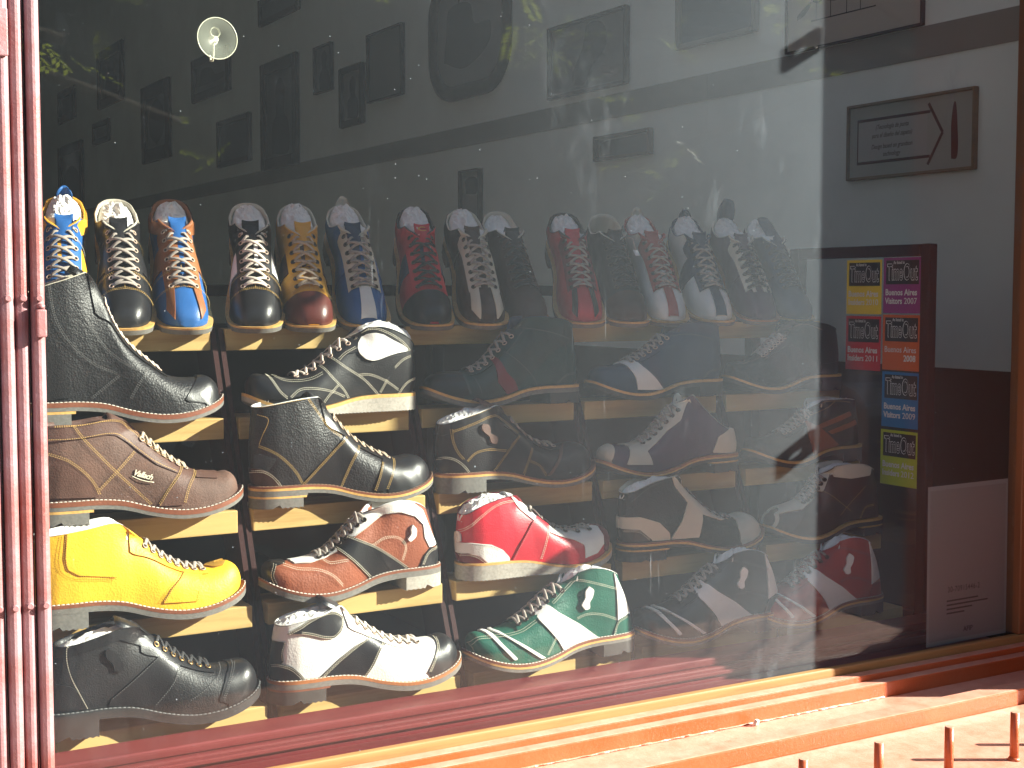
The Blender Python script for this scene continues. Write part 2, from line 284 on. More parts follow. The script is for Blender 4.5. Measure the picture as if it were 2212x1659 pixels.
class Last:
    """Side-view outline -> rounded upper. Local frame: x heel to toe, y across, z up from the ground."""
    def __init__(s, L, collar, instep, hh=.026, sole_t=.013, wedge=False, wk=1., bend=0., wc=.030):
        s.L, s.hh, s.st, s.wedge, s.wk, s.bend, s.wcm = L, hh, sole_t, wedge, wk, bend, wc
        zx = [0, .2, .27, .4, .53, .66, .78, .88, .95, 1]
        zz = [hh, hh, hh, hh*.82, hh*.30, 0, .0015, .0085, .0165, .0245]
        c = catmull(np.stack([np.array(zx)*L, zz], 1), 160); s.zc = c[np.argsort(c[:, 0])]
        s.x0, s.Lu = .006, L-.013
        s.sA = .46
        s.col = catmull(collar, 120); s.ins = catmull(instep, 160)
        s.cd = np.r_[0, np.cumsum(np.linalg.norm(np.diff(s.col, axis=0), axis=1))]; s.cd /= s.cd[-1]
        s.id = np.r_[0, np.cumsum(np.linalg.norm(np.diff(s.ins, axis=0), axis=1))]; s.id /= s.id[-1]
        S, Q = np.meshgrid(np.linspace(0, 1, 181), np.linspace(0, 1, 81), indexing='ij')
        s.gs, s.gq = S.ravel(), Q.ravel(); g = s.P(s.gs, s.gq); s.gx, s.gz = g[:, 0], g[:, 2]
    def zsb(s, x): return np.interp(x, s.zc[:, 0], s.zc[:, 1])
    def outline(s, a): return np.interp(a, WS, WW)*s.wk
    def xb(s, a): return s.x0+s.Lu*(.5-.5*np.cos(math.pi*a))
    def P(s, S, Q):
        S = np.asarray(S, float); Q = np.asarray(Q, float)
        xb = s.xb(S); zb = s.zsb(xb)+s.st
        wb = np.interp(S, WS, WW)*s.wk*.94
        u = np.clip(S/s.sA, 0, 1); v = np.clip((S-s.sA)/(1-s.sA), 0, 1)
        cf = np.clip((s.xb(S)-s.x0)/(s.xb(s.sA)-s.x0), 0, 1)
        jf = 1-(1-v)**1.35
        cl = S <= s.sA
        xt = np.where(cl, np.interp(cf, s.cd, s.col[:, 0]), np.interp(jf, s.id, s.ins[:, 0]))
        zt = np.where(cl, np.interp(cf, s.cd, s.col[:, 1]), np.interp(jf, s.id, s.ins[:, 1]))
        wc = np.interp(u, [0, .12, .3, .5, .75, 1], [0, .40, .78, .97, 1., .80])*s.wcm*s.wk
        k = sstep(s.sA-.06, s.sA+.06, S)
        p = 2.25+.35*sstep(.6, .95, S)
        ph = Q*math.pi/2
        hc = np.sin(ph)**(2/p); wcl = wb*np.cos(ph)**(2/p)
        e = Q*Q*(3-2*Q)
        wo = wb*(1-e)+wc*e+.0035*np.sin(math.pi*Q)*sstep(0, .25, S)
        top = wc*(1-sstep(s.sA, s.sA+.07, S))
        wcl = np.maximum(wcl, top*Q**3)
        h = Q*(1-k)+hc*k; w = wo*(1-k)+wcl*k
        x = xb+(xt-xb)*h; z = zb+(zt-zb)*h
        x = x-.0055*np.sin(math.pi*np.clip(h, 0, 1)**.75)*(1-sstep(.02, .22, S))
        yc = s.bend*np.sin(math.pi*np.clip(x/s.L, 0, 1))*(1-.4*h)
        return np.stack([x, w, z, yc], -1)
    def pt(s, S, Q, side, off=0.):
        """side +1/-1 arrays; returns xyz offset along the outward normal"""
        S = np.clip(np.asarray(S, float), 0, 1); Q = np.clip(np.asarray(Q, float), 0, 1)
        a = s.P(S, Q); pos = np.stack([a[..., 0], side*a[..., 1]+a[..., 3], a[..., 2]], -1)
        n = s.nrm(S, Q, side)
        return pos+n*np.asarray(off)[..., None] if np.ndim(off) else pos+n*off
    def nrm(s, S, Q, side):
        e = 2e-3
        s0, s1 = np.clip(S-e, 0.004, 1), np.clip(S+e, 0.004, 1); q0, q1 = np.clip(Q-e, 0, 1), np.clip(Q+e, 0, 1)
        ds = s.P(s1, Q)-s.P(s0, Q); dq = s.P(S, q1)-s.P(S, q0)
        ds = ds[..., :3]; dq = dq[..., :3]
        n = np.cross(ds, dq)*-1.
        n = np.where((n[..., 1:2] < 0), -n, n)
        n = n/(np.linalg.norm(n, axis=-1, keepdims=True)+1e-12)
        n = n.copy(); n[..., 1] *= side
        return n
    def inv(s, x, z):
        """side-view point -> (S,Q)"""
        x = np.atleast_1d(np.asarray(x, float)); z = np.atleast_1d(np.asarray(z, float))
        So = np.empty(len(x)); Qo = np.empty(len(x))
        for i in range(len(x)):
            j = np.argmin((s.gx-x[i])**2+(s.gz-z[i])**2); So[i], Qo[i] = s.gs[j], s.gq[j]
        err = lambda S_, Q_: (lambda A: (A[:, 0]-x)**2+(A[:, 2]-z)**2)(s.P(S_, Q_))
        best = err(So, Qo); e = 1e-3
        for k in range(10):
            sp, sm, qp, qm = np.clip(So+e, 0, 1), np.clip(So-e, 0, 1), np.clip(Qo+e, 0, 1), np.clip(Qo-e, 0, 1)
            a = s.P(So, Qo); ax = s.P(sp, Qo)-s.P(sm, Qo); aq = s.P(So, qp)-s.P(So, qm)
            j11, j21 = ax[:, 0]/(sp-sm), ax[:, 2]/(sp-sm); j12, j22 = aq[:, 0]/(qp-qm), aq[:, 2]/(qp-qm)
            det = j11*j22-j12*j21; ok = np.abs(det) > 1e-6; det = np.where(ok, det, 1); rx, rz = x-a[:, 0], z-a[:, 2]
            dS = np.clip(np.where(ok, (j22*rx-j12*rz)/det, 0), -.01, .01); dQ = np.clip(np.where(ok, (-j21*rx+j11*rz)/det, 0), -.02, .02)
            for f in (1., .5, .2, .05):                      # damped step, kept only where it helps
                S2, Q2 = np.clip(So+dS*f, 0, 1), np.clip(Qo+dQ*f, 0, 1); e2 = err(S2, Q2); g = e2 < best-1e-14
                So, Qo, best = np.where(g, S2, So), np.where(g, Q2, Qo), np.where(g, e2, best); dS, dQ = np.where(g, 0, dS), np.where(g, 0, dQ)
        return So, Qo
    def q_at_w(s, S, w):
        """highest Q on rib S whose half width is w (ridge area)"""
        S = np.asarray(S, float); lo = np.full(S.shape, .35); hi = np.ones(S.shape)
        for _ in range(22):
            m = (lo+hi)/2; big = s.P(S, m)[..., 1] > w; lo = np.where(big, m, lo); hi = np.where(big, hi, m)
        return (lo+hi)/2
SIDE = {
 'r1c1': {'L':0.312,'X':0.3717,'Y':2.082,'Z':1.255,'dir':1,'collar':[(24.7,192.3),(44.2,202.3),(71.7,211.1),(105.0,222.8)],'instep':[(105.0,222.8),(123.2,199.8),(133.4,169.1),(148.4,137.4),(167.8,112.9),(188.9,94.4),(208.3,78.6),(231.4,68.1),(258.5,65.1),(283.2,65.8),(297.6,55.3),(305.0,33.7)],'panels':[('heel_counter','blk',[(37.7,123.2),(53.0,114.3),(68.5,88.7),(75.8,41.6),(18.4,36.5),(20.5,122.5)]),('toe_cap','blk_s',[(270.2,65.2),(254.2,48.8),(239.6,30.4),(310.8,23.5),(312.7,80.7),(283.4,81.5)])],'stitch':[('grey',1,[(87.5,218.3),(88.4,188.3),(100.1,158.2),(115.9,127.8),(138.3,101.8),(173.8,79.3),(189.9,78.6)]),('grey',1,[(186.8,78.8),(172.9,58.9),(160.9,37.3)]),('grey',1,[(145.9,71.8),(123.9,54.7),(104.8,39.1)]),('grey',1,[(49.3,204.9),(57.2,155.3),(75.6,121.9),(108.0,91.0),(144.0,74.5)])],'ey':(11,0.66),'fc':'blk','lace':'lace_pale','base':'blk_g','sole':{'layers':[(6,'welt_brown'),(5,'rubber_grey')],'heel':[(4,'welt_tan'),(0,'rubber_grey')]},'hh':0.0224,'tongue':('blk',14),'lining':'crm','stuff':0,'welt':'thread_w'},
 'r2c1': {'L':0.312,'X':0.3805,'Y':2.022,'Z':1.12,'dir':1,'collar':[(11.3,139.9),(37.7,141.7),(71.2,142.2),(110.4,147.0),(132.0,145.1)],'instep':[(132.0,145.1),(143.2,134.4),(157.0,122.2),(170.9,108.7),(184.9,95.8),(202.6,81.3),(224.2,69.7),(251.6,61.8),(272.0,59.8),(288.9,60.9),(299.1,51.6),(302.7,36.6),(305.0,23.7)],'panels':[('collar_band','brn_s',[(9.7,140.0),(32.4,144.1),(64.6,144.9),(103.8,149.5),(125.7,147.4),(138.1,136.3),(182.0,97.0),(226.0,69.1),(205.6,64.1),(174.0,79.4),(149.4,99.6),(131.2,115.3),(117.0,124.6),(106.2,126.2),(55.4,122.0),(8.1,118.5)]),('strap','brn_s',[(217.1,71.8),(235.6,64.9),(219.3,46.3),(209.4,19.2),(173.5,19.6),(188.6,43.3)]),('heel_counter','brn_s',[(7.2,106.9),(20.4,103.0),(47.9,91.6),(68.9,74.2),(82.1,58.6),(90.9,37.9),(6.0,41.3)]),('toe_tab','brn_s',[(236.2,64.0),(273.1,59.6),(265.1,52.4),(231.1,56.5)])],'stitch':[('tan',1,[(32.3,141.4),(64.5,142.2),(103.7,146.7),(124.9,144.3),(136.4,134.6),(177.6,95.5),(218.6,68.9)]),('tan',1,[(56.3,143.6),(70.3,122.7),(112.9,74.7),(139.8,47.7),(163.6,23.3)]),('tan',1,[(142.7,99.2),(114.6,72.0),(89.7,47.3)]),('tan',1,[(23.4,103.4),(47.9,93.3),(70.5,75.0),(83.8,58.5),(92.3,40.5)]),('tan',1,[(212.9,71.2),(188.6,43.3),(174.4,21.3)]),('tan',1,[(234.1,64.1),(219.3,46.3),(209.8,20.9)]),('tan',0,[(24.0,122.8),(62.1,123.4),(106.3,128.1),(119.0,126.2),(149.7,101.8),(174.3,81.9),(204.1,66.2)])],'ey':(7,0.7),'fc':None,'lace':'lace_tan','base':'brn','sole':{'layers':[(6,'welt_brown'),(5,'rubber_grey')],'heel':[(4,'welt_tan'),(0,'rubber_grey')]},'hh':0.0216,'tongue':('brn_s',16),'lining':'brn_s','stuff':0,'welt':'thread_w','logo':((139.5,70.7),(169.8,60.8))},
 'r3c1': {'L':0.312,'X':0.3617,'Y':1.962,'Z':0.986,'dir':1,'collar':[(12.1,129.5),(30.8,130.8),(74.8,136.3),(121.8,141.5),(137.5,130.9)],'instep':[(137.5,130.9),(153.8,117.3),(175.9,96.2),(193.2,82.2),(211.6,71.8),(232.4,65.6),(253.4,64.7),(272.6,68.7),(285.5,69.9),(297.2,63.1),(304.6,47.6),(305.0,34.7)],'panels':[('ankle_panel','yel',[(52.2,139.2),(48.3,100.0),(51.2,84.2),(66.0,75.0),(118.0,67.1),(122.7,88.7),(131.3,126.6),(129.1,135.9),(115.1,146.0),(68.3,141.2)]),('strap','yel',[(220.0,68.3),(246.4,64.3),(234.9,51.3),(228.7,23.2),(179.8,25.0),(193.5,44.6)]),('toe_patch','yel_d',[(251.3,64.9),(282.0,70.1),(274.6,66.1),(263.0,64.1)])],'stitch':[('yel_d',1,[(51.2,134.4),(47.6,100.1),(50.5,83.9),(65.6,73.9),(118.0,65.9)]),('yel_d',1,[(215.4,65.2),(193.5,44.6),(180.5,26.4)]),('yel_d',0,[(239.7,60.9),(228.8,25.2)])],'ey':(8,0.78),'fc':'yel','lace':'lace_grey','base':'yel','sole':{'layers':[(4,'welt_brown'),(7,'rubber_grey')],'heel':[(0,'rubber_grey')]},'hh':0.0232,'tongue':None,'lining':'wht','stuff':0,'welt':'thread_w'},
 'r4c1': {'L':0.315,'X':0.3584,'Y':1.902,'Z':0.851,'dir':1,'collar':[(28.0,122.8),(46.6,125.8),(78.8,133.4),(113.3,141.0),(137.6,140.4)],'instep':[(137.6,140.4),(155.9,123.8),(175.5,105.7),(195.3,90.0),(221.5,76.4),(246.1,70.4),(271.1,69.7),(292.2,69.4),(302.7,59.2),(308.2,42.8),(308.0,29.2)],'panels':[('toe_cap','blk_s',[(269.0,71.0),(257.2,59.0),(240.7,26.6),(316.9,1.9),(317.8,72.8),(277.5,80.2)]),('strap','blk_s',[(168.5,107.8),(195.8,88.9),(190.2,79.9),(178.0,58.2),(152.6,30.7),(92.2,38.9),(94.1,47.6),(136.9,79.4),(164.5,98.7)]),('pull_tab','blk_s',[(88.1,116.4),(93.4,117.6),(100.7,113.7),(103.6,104.6),(111.9,93.8),(110.7,86.3),(104.0,85.4),(98.2,88.6),(97.5,96.0),(88.6,105.9)],3.5),('heel_counter','blk_s',[(25.7,76.8),(42.5,73.3),(53.1,62.4),(64.0,40.3),(23.2,42.6)]),('ankle_collar','blk_s',[(28.0,122.8),(41.4,131.9),(72.0,140.7),(106.4,147.7),(131.1,146.4),(152.5,127.0),(168.5,107.8),(164.2,96.9),(139.6,113.6),(109.5,127.5),(44.2,114.3),(26.6,110.9)])],'stitch':[('grey',1,[(274.3,69.9),(264.3,58.1),(247.0,26.5)]),('grey',0,[(253.6,69.6),(245.5,58.9),(225.0,46.0),(198.0,32.5)]),('cream',0,[(41.4,131.3),(39.6,108.0),(44.5,83.6),(53.1,63.4),(64.0,40.3)]),('grey',0,[(164.3,97.3),(136.9,78.4),(94.1,47.6)]),('grey',0,[(190.2,79.9),(178.0,58.2),(153.5,31.6)])],'ey':(7,0.74),'fc':'blk_s','lace':'lace_black','base':'blk','sole':{'layers':[(5,'rubber_black'),(7,'rubber_black')],'heel':[(0,'rubber_black')]},'hh':0.024,'tongue':('blk_s',22),'lining':'blk','stuff':1,'welt':'thread_g','metal':'brass'},
 'r1c2': {'L':0.295,'X':1.0124,'Y':2.082,'Z':1.255,'dir':-1,'collar':[(6.0,94.2),(13.2,111.8),(41.8,129.3),(70.0,136.8),(94.9,136.3)],'instep':[(94.9,136.3),(111.9,124.9),(128.8,114.6),(144.1,102.6),(159.3,90.2),(176.0,76.6),(192.4,66.4),(213.2,61.5),(235.1,60.5),(256.8,62.5),(276.9,64.8),(286.2,57.3),(289.2,43.7),(288.0,34.7)],'panels':[('side_drop','wht',[(109.1,111.3),(101.8,121.0),(94.1,126.6),(80.8,128.0),(67.9,125.0),(53.4,116.3),(34.5,107.4),(26.3,101.5),(26.8,97.6),(44.8,94.9),(60.8,91.0),(76.1,85.4),(88.2,83.1),(99.6,85.9),(108.9,94.7),(111.3,103.0)],2.4),('heel_counter','blk_s',[(-4.7,53.2),(23.7,48.3),(35.7,37.3),(46.8,23.1),(-2.4,19.3)]),('toe_cap','blk_s',[(261.1,63.8),(253.4,49.7),(247.4,38.9),(237.2,28.0),(294.4,27.4),(293.9,70.5)])],'stitch':[('cream',1,[(259.9,62.9),(253.6,49.0),(247.5,38.3),(237.2,28.6)]),('cream',1,[(249.3,60.8),(236.9,54.9),(212.7,53.1),(191.7,56.7),(172.8,65.8)]),('cream',1,[(173.6,76.2),(161.3,58.8),(141.5,38.6),(130.1,21.2)]),('cream',1,[(156.7,89.7),(139.7,76.0),(106.9,55.5),(86.5,36.4),(75.5,23.9)]),('cream',1,[(232.2,29.8),(216.7,40.1),(192.5,42.0),(162.6,36.8),(138.1,27.2)]),('cream',1,[(152.7,46.0),(170.6,28.8),(178.4,19.5)]),('cream',1,[(112.8,61.3),(94.7,61.4),(68.5,51.4),(42.2,34.7)]),('cream',1,[(63.9,52.7),(77.1,30.3)]),('cream',1,[(114.6,104.5),(133.7,95.1),(145.5,85.7)]),('cream',1,[(105.8,133.1),(81.8,135.0),(59.0,127.0),(34.3,111.7),(22.2,97.1)]),('cream',1,[(8.4,53.1),(27.4,46.3),(37.3,35.9),(45.1,24.0)]),('cream',1,[(21.4,89.9),(37.0,83.3),(51.7,70.9)])],'ey':(7,0.72),'fc':'blk_s','lace':'lace_pale','base':'blk','sole':{'layers':[(5,'welt_tan'),(7,'rubber_pale')],'heel':[(0,'rubber_pale')],'wedge':1},'hh':0.016,'tongue':('crm',13),'lining':'blk','stuff':3,'welt':None,'wedge':True},
 'r2c2': {'L':0.3084,'X':0.7042,'Y':2.022,'Z':1.12,'dir':1,'collar':[(6.0,153.9),(34.3,159.2),(73.5,165.1),(107.3,167.5)],'instep':[(107.3,167.5),(121.2,150.9),(139.2,127.4),(157.5,106.5),(184.2,86.8),(215.5,70.0),(243.1,63.7),(268.9,66.0),(286.2,61.1),(298.2,46.9),(301.4,32.8)],'panels':[('heel_counter','dbrn',[(-1.5,61.1),(11.0,61.8),(23.6,55.9),(34.0,44.5),(43.0,31.9),(-1.9,31.6)]),('toe_cap','blk_s',[(241.3,65.1),(227.9,53.0),(220.7,37.2),(210.9,16.1),(299.6,7.4),(312.6,71.8),(258.1,74.9)]),('strap','blk_s',[(149.2,107.9),(176.6,89.6),(157.9,67.2),(135.6,24.9),(71.8,32.0),(87.4,48.7),(119.3,77.6)]),('vamp_band','blk_s',[(213.2,70.0),(241.3,64.2),(227.9,53.0),(220.7,37.2),(210.2,17.1),(189.6,17.4),(199.1,44.3)])],'stitch':[('tan',1,[(9.5,155.8),(42.8,161.8),(82.4,167.1)]),('tan',0,[(9.8,144.0),(22.4,137.7),(15.4,115.0),(10.1,96.5)]),('tan',1,[(10.5,96.5),(31.8,85.4),(50.2,69.7),(63.6,54.1),(74.2,35.5)]),('tan',1,[(149.3,102.6),(119.3,77.0),(75.8,35.4)]),('tan',1,[(169.8,87.3),(154.9,65.5),(136.6,26.7)]),('tan',1,[(207.4,60.1),(200.8,44.2),(191.0,18.2)]),('tan',1,[(233.2,62.6),(226.9,53.1),(219.0,37.3),(209.8,18.0)]),('cream',1,[(1.9,56.4),(12.5,58.2),(25.4,52.2),(35.8,40.7),(40.6,32.4)]),('tan',1,[(83.5,168.4),(100.7,144.3),(122.0,117.2),(141.3,103.2)])],'ey':(8,0.72),'fc':'blk_s','lace':'lace_tan','base':'blk_g','sole':{'layers':[(3,'welt_brown'),(4,'welt_tan'),(6,'rubber_grey')],'heel':[(3,'rubber_grey'),(3,'welt_tan'),(0,'rubber_grey')]},'hh':0.0216,'tongue':('blk_s',10),'lining':'wht','stuff':0,'welt':'thread_d'},
 'r3c2': {'L':0.2986,'X':0.9969,'Y':1.962,'Z':0.986,'dir':-1,'collar':[(26.0,118.5),(46.6,132.9),(78.0,140.4),(105.7,135.9)],'instep':[(105.7,135.9),(135.7,121.2),(158.1,100.6),(176.0,83.5),(195.9,68.7),(214.4,63.3),(232.7,60.3),(250.8,59.4),(268.8,60.8),(282.2,60.4),(291.1,52.1),(296.6,38.7),(291.6,25.6)],'panels':[('eyelet_stay','wht',[(176.9,84.8),(158.6,100.7),(135.5,121.9),(115.3,139.6),(90.6,144.9),(61.0,138.4),(41.9,123.4),(24.6,84.7),(11.3,64.9),(30.3,63.3),(40.2,80.4),(42.4,100.7),(56.5,114.8),(81.4,123.3),(104.3,121.2),(128.2,106.7),(155.3,90.8),(165.6,91.8)]),('side_band','blk_s',[(185.4,76.9),(164.3,92.3),(125.0,74.8),(97.1,57.0),(66.3,34.2),(132.1,25.8),(162.9,57.5)],1.6),('toe_cap','blk_s',[(250.8,61.0),(279.7,57.1),(285.3,43.8),(278.9,27.0),(302.6,20.2),(302.0,69.1)]),('lower_stay','wht',[(252.8,59.4),(235.0,62.7),(200.5,69.2),(183.2,77.4),(183.6,70.5),(202.5,62.0),(227.8,56.6),(250.6,57.2)]),('heel_counter','blk_s',[(-1.3,59.3),(28.8,63.1),(40.3,53.5),(47.8,35.0),(-1.2,25.0)]),('pull_tab','wht',[(62.8,102.6),(56.0,95.4),(57.5,83.4),(67.5,76.1),(71.6,81.4),(64.9,88.5),(66.0,96.3)],3.5)],'stitch':[('cream',1,[(128.5,76.2),(105.9,86.2),(85.3,83.6),(74.7,70.5),(79.7,48.6)]),('cream',1,[(269.4,56.9),(250.7,50.2),(219.7,46.7),(199.4,38.2),(182.5,20.9)]),('cream',1,[(207.9,59.6),(200.1,55.0),(181.2,57.1),(169.8,58.2)]),('cream',1,[(185.2,76.2),(163.0,56.5),(133.3,27.3)]),('cream',1,[(165.1,90.8),(125.1,73.1),(97.1,55.2),(69.5,35.2)]),('cream',1,[(280.2,57.9),(285.8,43.8),(280.1,28.0)]),('cream',1,[(13.5,61.1),(33.4,55.9),(43.5,36.8)]),('cream',0,[(153.1,91.8),(126.9,107.6),(103.4,122.3),(81.3,124.8),(55.2,115.5)])],'ey':(8,0.7),'fc':None,'lace':'lace_grey','base':'rust','sole':{'layers':[(4,'welt_brown'),(4,'rubber_grey'),(6,'rubber_grey')],'heel':[(0,'rubber_pale')]},'hh':0.0208,'tongue':None,'lining':'wht','stuff':0,'welt':'thread_w','metal':'dark'},
 'r4c2': {'L':0.3132,'X':0.6874,'Y':1.902,'Z':0.851,'dir':1,'collar':[(12.9,113.6),(41.4,120.6),(79.2,127.8),(106.3,136.4)],'instep':[(106.3,136.4),(122.1,120.7),(135.8,106.8),(154.2,93.8),(175.1,79.7),(193.9,71.0),(217.7,65.6),(241.8,65.8),(266.2,65.4),(285.9,66.3),(298.3,55.4),(304.0,38.9),(306.2,26.2)],'panels':[('toe_cap','blk_s',[(267.4,67.1),(262.2,56.0),(251.6,40.2),(237.0,20.5),(318.1,-1.4),(318.3,69.7),(278.5,74.6)]),('side_band','blk_s',[(162.7,88.1),(184.4,76.0),(164.1,63.8),(151.7,42.2),(136.7,21.2),(63.5,31.1),(98.6,59.4),(124.2,74.8)]),('side_drop','blk_s',[(21.2,104.1),(34.7,112.7),(58.3,124.7),(78.7,130.4),(95.3,129.1),(108.4,119.2),(109.0,109.3),(102.5,98.4),(90.2,91.0),(74.2,93.3),(57.0,99.4),(40.1,103.9)],1.8),('heel_counter','blk_s',[(-0.7,59.9),(11.9,61.1),(27.9,55.2),(40.0,43.6),(49.1,30.8),(-1.1,29.6)],1.8),('back_strap','blk_s',[(-0.3,91.8),(19.1,92.9),(15.3,76.3),(15.9,62.9),(11.9,59.4),(-0.7,57.8)])],'stitch':[('grey',1,[(13.0,114.7),(33.0,124.8),(67.1,132.1),(94.5,139.6)]),('cream',1,[(23.9,104.7),(36.5,111.0),(58.2,122.3),(78.7,128.0),(95.2,126.8),(106.0,118.5),(106.5,109.7),(100.1,99.8),(89.1,93.2),(74.2,95.3),(57.1,101.2),(40.2,105.5)]),('cream',1,[(158.9,88.8),(124.0,73.2),(98.6,57.7),(67.9,32.7)]),('cream',1,[(176.0,77.3),(161.6,63.2),(149.6,42.4),(135.6,22.9)]),('cream',1,[(266.8,64.8),(263.4,55.9),(252.8,40.1),(240.8,22.0)]),('cream',1,[(1.4,56.5),(11.9,58.3),(27.0,52.7),(38.0,41.7),(44.5,32.4)]),('cream',0,[(19.0,91.8),(15.0,76.3),(15.4,63.9)])],'ey':(8,0.74),'fc':'wht','lace':'lace_pale','base':'wht','sole':{'layers':[(4,'welt_rust'),(7,'rubber_grey')],'heel':[(3,'welt_brown'),(0,'rubber_dark')]},'hh':0.0224,'tongue':('blk_s',20),'lining':'wht','stuff':2,'welt':'thread_w'},
 'r1c3': {'L':0.306,'X':1.3343,'Y':2.082,'Z':1.255,'dir':-1,'collar':[(14.7,133.8),(39.2,144.4),(87.5,151.2),(122.2,150.0)],'instep':[(122.2,150.0),(134.9,133.7),(149.3,118.3),(163.6,102.2),(181.4,81.6),(204.4,65.1),(230.6,59.4),(256.5,58.9),(282.2,55.9),(297.4,44.9),(299.0,30.7)],'panels':[('side_band','dred',[(183.5,80.1),(176.0,83.8),(164.9,58.1),(146.9,42.0),(139.8,27.0),(163.7,20.4),(182.7,41.9)],1.8),('toe_cap','blk_s',[(241.0,60.8),(242.9,49.4),(241.3,34.7),(238.0,20.4),(307.7,20.3),(307.5,66.5)])],'stitch':[('grey',1,[(240.8,58.8),(241.3,49.3),(239.7,34.7),(236.4,21.1)]),('grey',0,[(227.1,58.7),(223.4,46.0),(216.0,21.9)]),('grey',0,[(137.4,133.2),(104.6,130.0),(61.0,120.9),(32.9,110.9)]),('grey',1,[(9.1,52.5),(41.1,49.4),(58.2,37.4),(67.4,28.2)]),('grey',0,[(162.1,91.4),(133.7,70.9),(110.5,48.5),(100.2,30.9)]),('grey',0,[(122.3,129.3),(137.6,111.0),(157.9,91.4)])],'ey':(7,0.72),'fc':'dgrn','lace':'lace_grey','base':'dgrn','sole':{'layers':[(4,'welt_tan'),(7,'rubber_grey')],'heel':[(0,'rubber_dark')]},'hh':0.0192,'tongue':None,'lining':'navy','stuff':0,'welt':None},
 'r2c3': {'L':0.3046,'X':1.0233,'Y':2.022,'Z':1.12,'dir':1,'collar':[(6.0,112.9),(29.7,121.2),(68.1,131.9),(103.6,142.1)],'instep':[(103.6,142.1),(120.9,129.2),(137.3,112.2),(157.3,91.6),(179.9,77.2),(203.9,69.1),(230.6,68.7),(257.5,71.8),(277.4,67.8),(292.4,52.6),(297.6,30.9)],'panels':[('pull_tab','brn_s',[(68.7,112.4),(79.5,112.2),(83.7,103.7),(82.6,96.8),(93.7,92.2),(97.7,87.0),(95.0,78.2),(83.9,80.9),(81.7,88.0),(80.7,92.0),(70.3,99.5),(65.8,106.7)],3.5),('heel_counter','blk_s',[(-1.6,59.6),(9.0,62.4),(26.1,56.9),(40.4,44.4),(50.0,31.4),(-1.8,29.8)]),('ankle_panel','blk_s',[(3.0,112.9),(17.0,123.7),(52.0,134.8),(89.1,144.5),(110.2,131.1),(142.6,94.5),(138.0,88.7),(112.0,113.7),(94.4,124.4),(51.2,112.8),(18.6,102.1),(2.7,93.1)]),('strap','blk_s',[(142.0,93.3),(172.1,77.8),(161.7,65.6),(153.5,46.0),(144.4,22.0),(87.5,29.4),(118.8,67.8)]),('vamp_strip','brn_s',[(240.3,70.2),(230.7,62.6),(216.3,44.4),(194.8,20.6),(187.0,20.0),(212.0,46.6),(222.4,61.2)])],'stitch':[('tan',1,[(18.6,102.5),(51.2,113.2),(94.5,124.7),(112.2,114.7),(140.1,92.0)]),('tan',1,[(16.5,106.4),(18.3,86.8),(25.7,68.8),(35.7,55.6)]),('tan',1,[(41.0,53.4),(54.4,65.7),(76.7,70.4),(114.0,66.5)]),('tan',1,[(140.7,89.5),(118.7,67.4),(89.8,32.9)]),('tan',1,[(162.2,67.5),(153.5,46.0),(145.4,24.0)]),('tan',1,[(157.7,46.8),(172.8,39.1),(186.3,21.1)]),('cream',1,[(0.6,56.5),(9.1,59.8),(25.3,54.5),(38.4,42.8),(46.4,33.0)]),('tan',0,[(39.9,130.4),(63.1,137.3),(87.8,142.6)])],'ey':(7,0.7),'fc':'blk_s','lace':'lace_tan','base':'blk','sole':{'layers':[(3,'welt_brown'),(4,'welt_tan'),(6,'rubber_grey')],'heel':[(0,'rubber_grey')]},'hh':0.0208,'tongue':('brn_s',20),'lining':'wht','stuff':2,'welt':'thread_d'},
